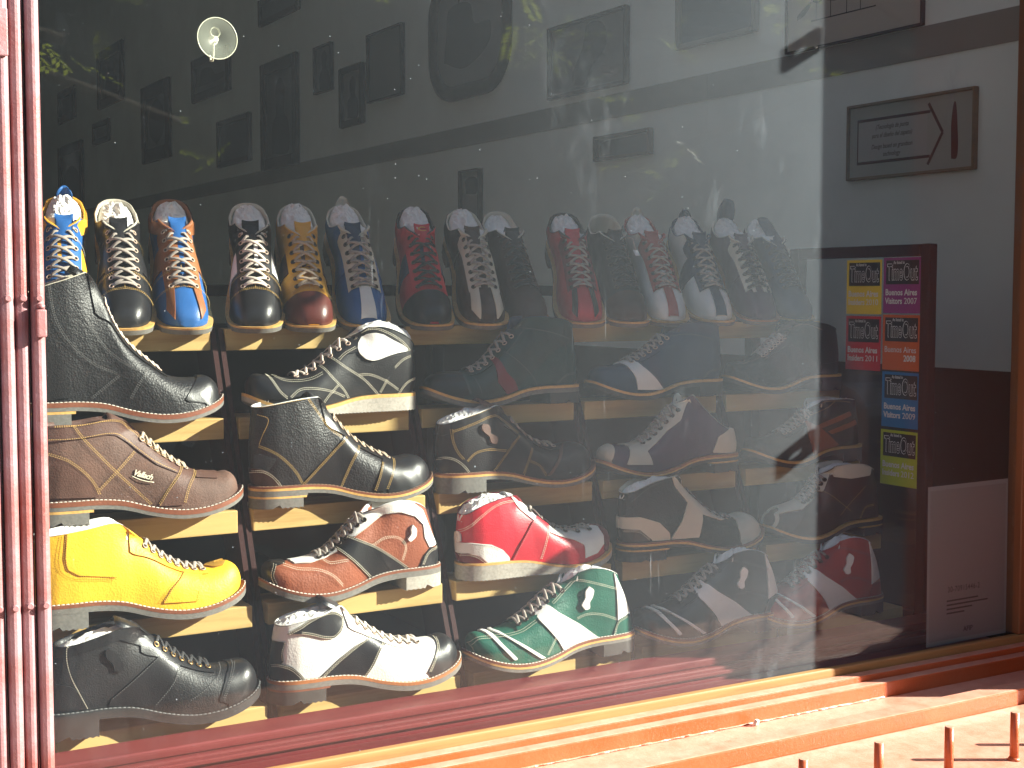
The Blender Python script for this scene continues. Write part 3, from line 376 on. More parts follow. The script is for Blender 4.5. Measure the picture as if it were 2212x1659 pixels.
 'r3c3': {'L':0.292,'X':1.0298,'Y':1.962,'Z':0.986,'dir':1,'collar':[(6.0,105.2),(28.9,119.2),(64.6,129.3),(97.5,132.8)],'instep':[(97.5,132.8),(114.7,120.1),(133.2,104.6),(150.7,89.5),(173.0,73.9),(196.8,65.7),(220.8,63.3),(245.0,65.7),(267.0,67.2),(280.6,59.1),(286.4,43.0),(285.0,28.2)],'panels':[('eyelet_stay','wht',[(82.4,137.2),(110.8,117.7),(136.9,94.0),(152.1,81.6),(189.6,68.0),(224.4,63.2),(258.7,67.4),(267.0,64.6),(264.7,53.3),(262.1,40.1),(245.9,27.3),(218.8,21.4),(220.8,42.5),(204.6,51.4),(177.1,59.6),(153.7,69.8),(133.1,86.8),(105.8,108.4),(91.1,125.6)]),('toe_bumper','dred',[(264.5,68.8),(280.3,61.6),(279.3,43.0),(278.9,24.5),(262.5,28.0),(265.4,51.3),(261.2,62.7)],1.8),('strap','red_s',[(136.8,94.6),(159.6,79.0),(151.0,60.5),(136.2,21.3),(82.7,24.5),(102.3,58.6),(124.8,87.6)],1.8),('heel_counter','dred',[(-1.1,43.2),(10.1,46.1),(27.1,41.1),(39.5,30.4),(45.9,22.0),(-1.1,21.6)],1.8),('heel_swoosh','wht',[(-1.0,61.8),(15.5,62.2),(46.3,57.8),(66.3,48.1),(79.4,34.8),(82.1,22.6),(45.9,22.0),(39.5,30.4),(27.1,41.1),(10.1,46.1),(-1.1,43.2)]),('back_strip','wht',[(-2.1,78.6),(2.8,79.4),(2.8,62.2),(-2.1,60.9)])],'stitch':[('cream',1,[(1.9,79.9),(9.5,86.3),(34.3,108.8),(60.9,122.4),(91.1,125.2)]),('cream',1,[(0.0,41.1),(10.2,43.9),(25.4,39.2),(42.7,24.6)]),('dred',0,[(125.8,86.6),(103.5,57.5),(85.5,26.2)]),('cream',1,[(154.7,76.9),(148.8,60.7),(137.1,24.7)]),('grey',0,[(15.5,60.3),(46.4,55.4),(65.2,46.2),(77.3,33.0)])],'ey':(6,0.83),'fc':None,'lace':'lace_grey','base':'red','sole':{'layers':[(3,'welt_tan'),(8,'rubber_pale')],'heel':[(0,'rubber_pale')],'wedge':1},'hh':0.016,'tongue':('wht',8),'lining':'dred','stuff':2,'welt':None,'wedge':True,'metal':'dark'},
 'r4c3': {'L':0.3192,'X':1.3309,'Y':1.902,'Z':0.851,'dir':-1,'collar':[(36.0,127.6),(65.8,142.5),(93.8,148.2),(121.4,143.9)],'instep':[(121.4,143.9),(140.5,127.8),(163.5,115.1),(180.9,102.6),(202.2,87.0),(222.0,75.0),(246.9,66.5),(270.2,62.0),(290.7,62.1),(306.0,61.5),(315.6,51.6),(319.4,36.3),(312.2,23.8)],'panels':[('side_band','wht',[(183.1,100.2),(165.0,84.2),(125.6,61.4),(105.8,47.1),(83.5,31.2),(156.8,21.8),(169.0,40.1),(185.0,58.1),(198.9,74.2),(202.9,84.9)],1.6),('toe_stripe','wht',[(290.7,65.5),(280.5,63.8),(270.7,47.5),(246.4,21.4),(253.3,20.3),(275.9,45.9)],1.6),('toe_stripe','wht',[(276.6,63.7),(266.4,62.5),(257.4,55.9),(233.8,42.1),(194.6,16.7),(203.7,16.3),(239.0,40.5),(261.8,56.2)],1.6),('pull_tab','wht',[(106.2,120.3),(97.7,113.9),(100.8,102.7),(107.7,94.1),(106.6,84.8),(114.6,82.2),(121.6,90.7),(113.5,101.5),(112.6,112.7)],3.5),('back_strip','wht',[(56.3,137.1),(39.1,108.8),(17.5,65.5),(28.9,63.7),(47.0,59.9),(49.9,56.7),(53.0,109.0)]),('heel_counter','grn',[(3.5,60.6),(47.0,58.7),(58.0,32.6),(11.8,32.1)])],'stitch':[('cream',1,[(171.3,97.3),(137.8,120.2),(123.2,130.3),(102.0,126.4),(52.8,110.8)]),('cream',1,[(312.5,47.2),(306.1,55.2),(285.8,55.9),(257.1,56.4),(229.9,61.4),(203.2,74.0)]),('cream',1,[(174.8,45.5),(192.4,20.5)]),('cream',1,[(130.7,70.7),(112.1,75.7),(85.0,72.7),(53.1,60.3)]),('cream',1,[(29.0,61.4),(49.8,54.3),(56.0,34.7)]),('cream',0,[(312.5,47.2),(304.7,22.9)])],'ey':(7,0.72),'fc':'grn','lace':'lace_grey','base':'grn','sole':{'layers':[(4,'welt_brown'),(4,'welt_tan'),(6,'rubber_grey')],'heel':[(0,'rubber_dark')]},'hh':0.0208,'tongue':None,'lining':'wht','stuff':1,'welt':'thread_w','metal':'dark'},
 'r1c4': {'L':0.297,'X':1.6564,'Y':2.082,'Z':1.255,'dir':-1,'collar':[(11.1,127.1),(38.5,135.1),(73.4,138.1),(111.0,133.5)],'instep':[(111.0,133.5),(135.6,116.2),(160.0,96.7),(190.2,79.9),(214.2,69.3),(238.0,63.8),(258.6,63.1),(279.1,60.0),(292.1,48.2),(290.0,33.6)],'panels':[('side_band','wht',[(229.1,73.4),(211.2,74.2),(201.3,59.4),(176.4,37.0),(157.5,16.4),(219.1,19.0),(221.0,40.8),(227.3,57.4)],1.6)],'stitch':[('grey',0,[(129.9,111.6),(95.2,116.4),(40.7,105.5)]),('grey',1,[(19.6,51.5),(52.4,45.2),(70.7,24.3)])],'ey':(7,0.72),'fc':'navy','lace':'lace_grey','base':'navy','sole':{'layers':[(4,'welt_tan'),(7,'rubber_dark')],'heel':[(0,'rubber_dark')]},'hh':0.0192,'tongue':None,'lining':'blk','stuff':0,'welt':None},
 'r2c4': {'L':0.3051,'X':1.6463,'Y':2.022,'Z':1.12,'dir':-1,'collar':[(10.6,76.2),(45.3,83.1),(84.6,110.9),(118.5,145.7)],'instep':[(118.5,145.7),(148.3,121.3),(174.6,95.7),(199.2,74.1),(225.1,61.1),(249.4,59.0),(279.4,61.6),(296.6,53.1),(303.1,38.6),(298.1,27.5)],'panels':[('eyelet_stay','crm',[(134.3,147.6),(123.0,131.8),(145.9,99.1),(174.2,82.8),(201.0,61.9),(223.4,48.6),(217.6,25.5),(269.0,28.0),(249.4,61.7),(225.2,62.9),(197.7,76.6),(173.9,98.3),(148.8,123.9)],1.8),('toe_cap','crm',[(279.5,64.6),(294.3,26.4),(308.9,24.1),(309.1,66.2)]),('heel_counter','crm',[(22.3,83.9),(65.3,66.4),(76.7,38.0),(11.3,32.7)])],'stitch':[('cream',0,[(252.9,58.8),(267.8,30.4)]),('cream',0,[(284.1,60.5),(294.1,28.8)])],'ey':(7,0.72),'fc':None,'lace':'lace_grey','base':'purp','sole':{'layers':[(4,'welt_rust'),(3,'welt_tan'),(6,'rubber_dark')],'heel':[(3,'welt_tan'),(0,'rubber_dark')]},'hh':0.0208,'tongue':None,'lining':'crm','stuff':0,'welt':None,'metal':'dark'},
 'r3c4': {'L':0.31,'X':1.3454,'Y':1.962,'Z':0.986,'dir':1,'collar':[(6.2,117.4),(43.0,133.2),(79.0,140.6),(110.8,143.4)],'instep':[(110.8,143.4),(134.2,115.6),(157.7,93.8),(181.4,74.7),(216.6,59.2),(245.5,58.4),(271.5,61.4),(291.4,50.0),(303.0,31.1)],'panels':[('heel_swoosh','crm',[(-2.3,76.6),(23.7,78.4),(61.2,66.4),(83.5,47.0),(87.0,33.0),(49.4,35.0),(24.6,56.3),(-2.2,57.0)],1.6),('heel_counter','dbrn',[(-2.2,57.0),(24.6,56.3),(49.3,36.2),(-2.0,31.3)],1.6),('side_band','crm',[(129.9,104.0),(154.4,85.0),(154.3,66.1),(146.4,33.2),(87.6,34.2),(109.9,64.6)],1.6),('toe_cap','crm',[(245.4,69.2),(239.9,57.2),(234.1,46.6),(233.5,35.1),(232.2,15.6),(338.7,-1.1),(337.5,77.6),(261.4,83.4)]),('eyelet_stay','crm',[(91.1,147.8),(103.1,138.2),(126.2,116.0),(163.4,82.6),(229.3,60.2),(248.3,58.7),(235.1,55.7),(200.4,57.7),(153.1,73.5),(125.8,96.1),(98.4,126.5)],1.4)],'stitch':[('cream',1,[(0.7,53.8),(23.7,53.3),(43.6,37.9)]),('grey',0,[(9.9,102.5),(36.8,126.2),(69.0,136.2)])],'ey':(7,0.74),'fc':None,'lace':'lace_grey','base':'blk_g','sole':{'layers':[(3,'welt_brown'),(4,'welt_tan'),(6,'rubber_dark')],'heel':[(3,'welt_tan'),(0,'rubber_dark')]},'hh':0.0208,'tongue':None,'lining':'crm','stuff':1,'welt':None,'metal':'dark'},
 'r4c4': {'L':0.3192,'X':1.6521,'Y':1.902,'Z':0.851,'dir':-1,'collar':[(36.0,127.6),(65.8,142.5),(93.8,148.2),(121.4,143.9)],'instep':[(121.4,143.9),(140.5,127.8),(163.5,115.1),(180.9,102.6),(202.2,87.0),(222.0,75.0),(246.9,66.5),(270.2,62.0),(290.7,62.1),(306.0,61.5),(315.6,51.6),(319.4,36.3),(312.2,23.8)],'panels':[('side_band','wht',[(183.1,100.2),(165.0,84.2),(125.6,61.4),(105.8,47.1),(83.5,31.2),(156.8,21.8),(169.0,40.1),(185.0,58.1),(198.9,74.2),(202.9,84.9)],1.6),('toe_stripe','wht',[(290.7,65.5),(280.5,63.8),(270.7,47.5),(246.4,21.4),(253.3,20.3),(275.9,45.9)],1.6),('toe_stripe','wht',[(276.6,63.7),(266.4,62.5),(257.4,55.9),(233.8,42.1),(194.6,16.7),(203.7,16.3),(239.0,40.5),(261.8,56.2)],1.6),('pull_tab','wht',[(106.2,120.3),(97.7,113.9),(100.8,102.7),(107.7,94.1),(106.6,84.8),(114.6,82.2),(121.6,90.7),(113.5,101.5),(112.6,112.7)],3.5),('back_strip','wht',[(56.3,137.1),(39.1,108.8),(17.5,65.5),(28.9,63.7),(47.0,59.9),(49.9,56.7),(53.0,109.0)]),('heel_counter','blk_s',[(3.5,60.6),(47.0,58.7),(58.0,32.6),(11.8,32.1)])],'stitch':[('grey',1,[(171.3,97.3),(137.8,120.2),(123.2,130.3),(102.0,126.4),(52.8,110.8)]),('grey',1,[(312.5,47.2),(306.1,55.2),(285.8,55.9),(257.1,56.4),(229.9,61.4),(203.2,74.0)]),('grey',1,[(174.8,45.5),(192.4,20.5)]),('grey',1,[(130.7,70.7),(112.1,75.7),(85.0,72.7),(53.1,60.3)]),('grey',1,[(29.0,61.4),(49.8,54.3),(56.0,34.7)]),('grey',0,[(312.5,47.2),(304.7,22.9)])],'ey':(7,0.72),'fc':'blk_s','lace':'lace_grey','base':'blk_s','sole':{'layers':[(4,'welt_brown'),(4,'welt_tan'),(6,'rubber_grey')],'heel':[(0,'rubber_dark')]},'hh':0.0208,'tongue':None,'lining':'wht','stuff':1,'welt':'thread_w','metal':'dark'},
 'r1c5': {'L':0.285,'X':1.9543,'Y':2.082,'Z':1.255,'dir':-1,'collar':[(13.5,117.9),(49.5,129.2),(92.0,134.5),(137.1,129.7)],'instep':[(137.1,129.7),(159.1,109.4),(184.3,88.8),(211.0,69.7),(237.6,61.2),(260.8,62.3),(275.5,55.7),(282.9,44.3),(278.0,33.9)],'panels':[('heel_counter','blk_s',[(27.1,57.1),(64.1,53.0),(79.2,26.7),(23.6,23.3)])],'stitch':[('rosy',1,[(148.9,120.1),(166.9,101.8),(195.6,78.9),(223.0,63.9),(260.8,57.5)]),('rosy',0,[(145.4,128.1),(109.6,131.0),(70.8,119.5)])],'ey':(8,0.72),'fc':'blk','lace':'lace_grey','base':'blk_g','sole':{'layers':[(4,'welt_tan'),(7,'rubber_dark')],'heel':[(0,'rubber_dark')]},'hh':0.0192,'tongue':('brn_s',14),'lining':'blk','stuff':0,'welt':None},
 'r2c5': {'L':0.28,'X':1.954,'Y':2.022,'Z':1.12,'dir':-1,'collar':[(20.9,118.4),(55.9,122.5),(92.3,122.0),(113.9,122.0)],'instep':[(113.9,122.0),(141.9,98.7),(173.3,75.8),(204.4,62.5),(242.2,56.5),(266.0,56.4),(282.8,48.0),(290.9,32.6),(273.0,16.8)],'panels':[('side_band','rust',[(154.7,85.5),(123.1,69.2),(77.9,35.7),(145.1,17.1),(158.6,55.3)],1.6),('side_stripe','rust',[(132.6,74.9),(52.8,99.1),(47.5,90.7),(123.1,68.7)],1.4),('side_stripe','rust',[(106.8,63.1),(36.2,81.9),(30.7,73.2),(98.0,56.8)],1.4)],'stitch':[('tan',0,[(131.7,95.7),(107.4,105.8),(86.3,121.5)]),('tan',0,[(127.7,118.4),(83.3,120.0),(51.3,116.1)])],'ey':(7,0.72),'fc':'blk','lace':'lace_grey','base':'blk_g','sole':{'layers':[(4,'welt_tan'),(7,'rubber_dark')],'heel':[(0,'rubber_dark')]},'hh':0.0192,'tongue':None,'lining':'crm','stuff':1,'welt':None},
 'r3c5': {'L':0.285,'X':1.9527,'Y':1.962,'Z':0.986,'dir':-1,'collar':[(24.8,120.5),(61.7,135.1),(97.8,138.7),(135.0,137.0)],'instep':[(135.0,137.0),(160.9,114.6),(177.9,91.9),(198.4,77.5),(229.1,68.7),(249.4,65.0),(267.8,55.2),(276.6,38.9),(278.0,24.7)],'panels':[('eyelet_stay','crm',[(155.5,142.9),(126.7,139.2),(164.8,91.5),(176.6,92.1),(158.5,117.3)],1.4),('ankle_collar','crm',[(134.7,144.9),(90.6,142.8),(45.9,128.9),(53.2,115.0),(101.5,112.1),(135.0,116.7)],1.6),('lower_stay','crm',[(182.4,81.5),(191.0,74.6),(215.5,62.6),(251.1,59.4),(263.8,56.2),(275.6,26.8),(277.3,31.5),(267.8,55.2),(246.1,67.9),(198.5,80.1)],1.4)],'stitch':[('tan',0,[(173.1,95.4),(149.6,83.0),(101.6,50.4)]),('tan',0,[(67.7,96.1),(102.5,69.2),(130.6,44.8)]),('tan',1,[(43.3,59.1),(66.5,55.7),(78.5,34.9)])],'ey':(7,0.72),'fc':None,'lace':'lace_grey','base':'dbrn','sole':{'layers':[(4,'welt_tan'),(7,'rubber_dark')],'heel':[(3,'welt_tan'),(0,'rubber_dark')]},'hh':0.0192,'tongue':None,'lining':'crm','stuff':1,'welt':None,'metal':'dark'},
 'r4c5': {'L':0.3192,'X':1.9,'Y':1.902,'Z':0.851,'dir':-1,'collar':[(36.0,127.6),(65.8,142.5),(93.8,148.2),(121.4,143.9)],'instep':[(121.4,143.9),(140.5,127.8),(163.5,115.1),(180.9,102.6),(202.2,87.0),(222.0,75.0),(246.9,66.5),(270.2,62.0),(290.7,62.1),(306.0,61.5),(315.6,51.6),(319.4,36.3),(312.2,23.8)],'panels':[('side_band','wht',[(183.1,100.2),(165.0,84.2),(125.6,61.4),(105.8,47.1),(83.5,31.2),(156.8,21.8),(169.0,40.1),(185.0,58.1),(198.9,74.2),(202.9,84.9)],1.6),('toe_stripe','wht',[(290.7,65.5),(280.5,63.8),(270.7,47.5),(246.4,21.4),(253.3,20.3),(275.9,45.9)],1.6),('toe_stripe','wht',[(276.6,63.7),(266.4,62.5),(257.4,55.9),(233.8,42.1),(194.6,16.7),(203.7,16.3),(239.0,40.5),(261.8,56.2)],1.6),('pull_tab','wht',[(106.2,120.3),(97.7,113.9),(100.8,102.7),(107.7,94.1),(106.6,84.8),(114.6,82.2),(121.6,90.7),(113.5,101.5),(112.6,112.7)],3.5),('back_strip','wht',[(56.3,137.1),(39.1,108.8),(17.5,65.5),(28.9,63.7),(47.0,59.9),(49.9,56.7),(53.0,109.0)]),('heel_counter','red_m',[(3.5,60.6),(47.0,58.7),(58.0,32.6),(11.8,32.1)])],'stitch':[('grey',1,[(171.3,97.3),(137.8,120.2),(123.2,130.3),(102.0,126.4),(52.8,110.8)]),('grey',1,[(312.5,47.2),(306.1,55.2),(285.8,55.9),(257.1,56.4),(229.9,61.4),(203.2,74.0)]),('grey',1,[(174.8,45.5),(192.4,20.5)]),('grey',1,[(130.7,70.7),(112.1,75.7),(85.0,72.7),(53.1,60.3)]),('grey',1,[(29.0,61.4),(49.8,54.3),(56.0,34.7)]),('grey',0,[(312.5,47.2),(304.7,22.9)])],'ey':(7,0.72),'fc':'red_m','lace':'lace_grey','base':'red_m','sole':{'layers':[(4,'welt_brown'),(4,'welt_tan'),(6,'rubber_grey')],'heel':[(0,'rubber_dark')]},'hh':0.0208,'tongue':None,'lining':'wht','stuff':1,'welt':'thread_w','metal':'dark'},
}
# ================================================================ shoe builder
from mathutils import noise as mnoise
RNG = np.random.default_rng(7)
def in_poly(P, poly):
    x, y = P[:, 0], P[:, 1]; ins = np.zeros(len(P), bool); j = len(poly)-1
    for i in range(len(poly)):
        xi, yi = poly[i]; xj, yj = poly[j]
        c = ((yi > y) != (yj > y)) & (x < (xj-xi)*(y-yi)/(yj-yi+1e-15)+xi); ins ^= c; j = i
    return ins
SX, QX = .36, .12
def panel_mesh(la, poly, off, step=.0048, cap=False):
    """polygon in the side view -> triangles in (S,Q) -> leather piece on both sides of the shoe"""
    P = np.array(poly, float)/1000.; P = np.vstack([P, P[:1]]); B = resample(P, .004)[:-1]
    S, Q = la.inv(B[:, 0], B[:, 1])
    if cap:                                                # everything in front of the traced seam, round the toe
        A = la.P(S, Q); ok = (np.hypot(A[:, 0]-B[:, 0], A[:, 2]-B[:, 1]) < .0009) & (Q > .03) & (Q < .97) & (S < .93); o = np.argsort(Q[ok]); s_, q_ = S[ok][o], Q[ok][o]
        qs = np.linspace(0, 1, 30); sl = np.interp(qs, q_, s_); st_ = np.linspace(0, 1, 26)[1:-1]
        S = np.r_[sl, sl[-1]+(1-sl[-1])*st_, np.ones(30), (sl[0]+(1-sl[0])*st_)[::-1]]; Q = np.r_[qs, np.ones(24), qs[::-1], np.zeros(24)]
    U = np.stack([S*SX, Q*QX], 1)
    keep = [0]
    for i in range(1, len(U)):
        if np.linalg.norm(U[i]-U[keep[-1]]) > 8e-4: keep.append(i)
    if np.linalg.norm(U[keep[0]]-U[keep[-1]]) < 8e-4: keep.pop()
    U = U[keep]; lo, hi = U.min(0), U.max(0)
    gx, gy = np.meshgrid(np.arange(lo[0]+step*.4, hi[0], step), np.arange(lo[1]+step*.4, hi[1], step*.8)); G = np.stack([gx.ravel(), gy.ravel()], 1)
    if len(G):
        G = G[in_poly(G, U)]
        if len(G): G = G[np.array([np.min(np.linalg.norm(U-g, axis=1)) > step*.45 for g in G])]
    n = len(U); allp = np.vstack([U, G]) if len(G) else U
    r = delaunay_2d_cdt([Vector(p) for p in allp], [(i, (i+1) % n) for i in range(n)], [list(range(n))], 1, 1e-6)
    vo = np.array([[v.x, v.y] for v in r[0]]); tri = [tuple(f) for f in r[2]]
    ce = {}
    for f in tri:
        for k in range(len(f)):
            e = tuple(sorted((f[k], f[(k+1) % len(f)]))); ce[e] = ce.get(e, 0)+1
    S, Q = vo[:, 0]/SX, vo[:, 1]/QX
    parts = []
    for sd in (1, -1):
        top = la.pt(S, Q, sd, off/1000.); low = la.pt(S, Q, sd, -.0004); V = list(top); Fc = []
        for f in tri: Fc.append(f if sd < 0 else f[::-1])
        idx = {}
        for (a, b), c in ce.items():
            if c == 1 and not (Q[a] > .995 and Q[b] > .995) and not (S[a] < .004 and S[b] < .004):
                for q in (a, b):
                    if q not in idx: idx[q] = len(V); V.append(low[q])
                Fc.append((a, b, idx[b], idx[a]))
        parts.append((V, Fc))
    meets = bool(np.any((Q > .985) & (S > la.sA+.09))) or bool(np.any(S < .006))
    return [join(parts)] if meets else parts
def weld(o, d=2e-4):
    bm = bmesh.new(); bm.from_mesh(o.data); bmesh.ops.remove_doubles(bm, verts=bm.verts, dist=d); bmesh.ops.recalc_face_normals(bm, faces=bm.faces); bm.to_mesh(o.data); bm.free(); return o
def sharp(o, deg=50):
    bm = bmesh.new(); bm.from_mesh(o.data)
    for e in bm.edges: e.smooth = e.calc_face_angle(0) < math.radians(deg) if len(e.link_faces) == 2 else True
    bm.to_mesh(o.data); bm.free(); return o
def dash_quads(P, N, length, gap, width, lift=0.):
    """row of stitches along P (surface points) with normals N"""
    P = np.array(P); N = np.array(N); d = np.r_[0, np.cumsum(np.linalg.norm(np.diff(P, axis=0), axis=1))]; V, Fc = [], []
    t = 0.
    f = lambda A, x: np.array([np.interp(x, d, A[:, k]) for k in range(3)])
    while t+length <= d[-1]+1e-6:
        a, b = f(P, t), f(P, t+length); n = f(N, t+length/2); n /= np.linalg.norm(n)+1e-9; s = np.cross(b-a, n); s *= width/2/(np.linalg.norm(s)+1e-9); m = (a+b)/2+n*.0005
        o = len(V); V += [a-s, a+s, m-s, m+s, b-s, b+s]; Fc += [(o, o+1, o+3, o+2), (o+2, o+3, o+5, o+4)]; t += length+gap
    return V, Fc
def wstrip(la, s0, s1, win, wout, off, n=26, m=6, sides=(1, -1)):
    """strip beside the ridge between half widths win(s)..wout(s)"""
    S = np.linspace(s0, s1, n); t = np.linspace(0, 1, n)
    wi = np.array([win(x) for x in t]); wo_ = np.array([wout(x) for x in t])
    qi = np.where(wi < 5e-4, 1., la.q_at_w(S, np.maximum(wi, 1e-5))); qo = la.q_at_w(S, wo_)
    parts = []
    for sd in sides:
        V, Fc = [], []
        for j in range(m+1):
            q = qi+(qo-qi)*j/m; V += list(la.pt(S, q, sd, off/1000.))
        lo = la.pt(S, qo, sd, -.0003); li = la.pt(S, qi, sd, -.0003); base = len(V); V += list(lo); V += list(li)
        for j in range(m):
            for i in range(n-1): Fc.append((j*n+i, j*n+i+1, (j+1)*n+i+1, (j+1)*n+i))
        for i in range(n-1):
            Fc.append((m*n+i, m*n+i+1, base+i+1, base+i))
            if wi[0] > 5e-4: Fc.append((i, i+1, base+n+i+1, base+n+i))
        parts.append((V, Fc))
    return parts if wi[0] > 5e-4 else [join(parts)]
EYE_ME = {}
def eyelet_mesh(metal):
    if metal in EYE_ME: return EYE_ME[metal]
    V, Fc = [], []; n, m, R, r = 12, 5, .0036, .0011
    for i in range(n):
        for j in range(m):
            a, b = 2*math.pi*i/n, 2*math.pi*j/m; V.append(((R+r*math.cos(b))*math.cos(a), (R+r*math.cos(b))*math.sin(a), r*math.sin(b)*.8))
    for i in range(n):
        for j in range(m): Fc.append((i*m+j, ((i+1) % n)*m+j, ((i+1) % n)*m+(j+1) % m, i*m+(j+1) % m))
    o = len(V); V += [(R*math.cos(2*math.pi*i/n), R*math.sin(2*math.pi*i/n), -.0002) for i in range(n)]; Fc.append(tuple(range(o, o+n)))
    me = bpy.data.meshes.new('eyelet'); me.from_pydata(V, [], Fc); me.materials.append(MATS['metal_'+metal]); me.materials.append(MATS['hole'])
    for p in me.polygons: p.use_smooth = len(p.vertices) == 4; p.material_index = 0 if len(p.vertices) == 4 else 1
    EYE_ME[metal] = me; return me
def frame_mat(p, n):
    n = Vector(n).normalized(); q = n.to_track_quat('Z', 'Y'); return Matrix.Translation(Vector(p)) @ q.to_matrix().to_4x4()

def build_sole(root, la, d):
    L, hh = la.L, la.hh; sole = d['sole']; n = 44
    a = np.linspace(0, 1, n); x = L*(.5-.5*np.cos(math.pi*a)); w = np.interp(a, WS, WW)*la.wk*1.03+.0022*np.minimum(1, np.minimum(a, 1-a)*18)
    tot = sum(t for t, c in sole['layers']); z0 = la.zsb(x); st = la.st-.0006
    def ring(xx, ww, zz, inset=0.):
        yc = la.bend*np.sin(math.pi*np.clip(xx/L, 0, 1)); k = 1-inset
        up = np.stack([xx, ww*k+yc, zz], 1); dn = np.stack([xx, -ww*k+yc, zz], 1)[1:-1][::-1]; return np.vstack([up, dn])
    def solid(name, xx, ww, zt, zb, mat, ins_t=0., ins_b=0., parent=root):
        T, B = ring(xx, ww, zt, ins_t), ring(xx, ww, zb, ins_b); N = len(T); m = len(xx); V = list(T)+list(B); Fc = []
        for i in range(N): Fc.append((i, (i+1) % N, N+(i+1) % N, N+i))
        dn = lambda i: 0 if i == 0 else (m-1 if i == m-1 else N-i)
        for o, rv in ((0, 1), (N, 0)):
            for i in range(m-1):
                f = [o+i, o+i+1, o+dn(i+1), o+dn(i)]; g = []
                for q in f:
                    if q not in g: g.append(q)
                Fc.append(tuple(g))
        return sharp(weld(mk(name, V, Fc, mat, parent), 1e-6), 40)
    acc = 0.; names = ['welt', 'midsole', 'outsole'] if len(sole['layers']) == 3 else ['welt', 'outsole']
    outer = None
    for i, (t, c) in enumerate(sole['layers']):
        zt = z0+st*(1-acc/tot); acc += t; zb = z0+st*(1-acc/tot)
        o = solid(names[i], x, w*(1-.006*i), zt, zb, c, 0, 0)
        if i == 0: welt = o
    # heel block or wedge
    if la.wedge:
        xs = np.linspace(0, .64*L, 60); ai = np.arccos(1-2*xs/L)/math.pi; ws = np.interp(ai, a, w)*.985; zt = la.zsb(xs)+.0004
        zb = np.minimum(.0018*(np.arange(60) % 2), zt-.0004); solid('wedge', xs, ws, zt, zb, sole['heel'][-1][1])
    else:
        xe = .268*L; hl = sole['heel']; fixed = sum(t for t, c in hl)/1000.; zt0 = hh
        for i, (t, c) in enumerate(hl):
            t = t/1000. if t else hh-fixed; zb0 = zt0-t
            def at(z): return xe-.013*(1-z/hh)
            m = 26; f = (.5-.5*np.cos(np.linspace(0, math.pi*.62, m))); f /= f[-1]
            xs = f*(at(zt0)+at(zb0))/2; ai = np.arccos(np.clip(1-2*xs/L, -1, 1))/math.pi; ws = np.interp(ai, a, w)*.985
            zb = np.full(m, zb0)
            if i == len(hl)-1:
                zb = zb+np.where((xs > .35*xe) & (np.arange(m) % 2 == 0), .0018, 0.)+np.where(xs > .93*xe, .003, 0.)+np.where(np.abs(xs-.42*xe) < .05*xe, .004, 0)
            xs2 = np.r_[xs, xs[-1]+1e-5]; ws2 = np.r_[ws, 0]; solid('heel_lift' if i < len(hl)-1 else 'heel', xs2, ws2, np.full(m+1, zt0+(.0004 if i == 0 else 0)), np.r_[zb, zb[-1]], c)
            zt0 = zb0
    if d.get('welt'):
        aa = np.linspace(.02, .985, 160); xx = L*(.5-.5*np.cos(math.pi*aa)); ww = np.interp(aa, a, w)-.0030; zz = la.zsb(xx)+st+.0005; parts = []
        for sd in (1, -1):
            Pp = np.stack([xx, sd*ww+la.bend*np.sin(math.pi*xx/L), zz], 1); parts.append(dash_quads(Pp, np.tile([0, sd*.6, .8], (160, 1)), .0042, .0020, .0016))
        V, Fc = join(parts); mk('welt_stitching', V, Fc, d['welt'], welt, False)['kind'] = 'stuff'

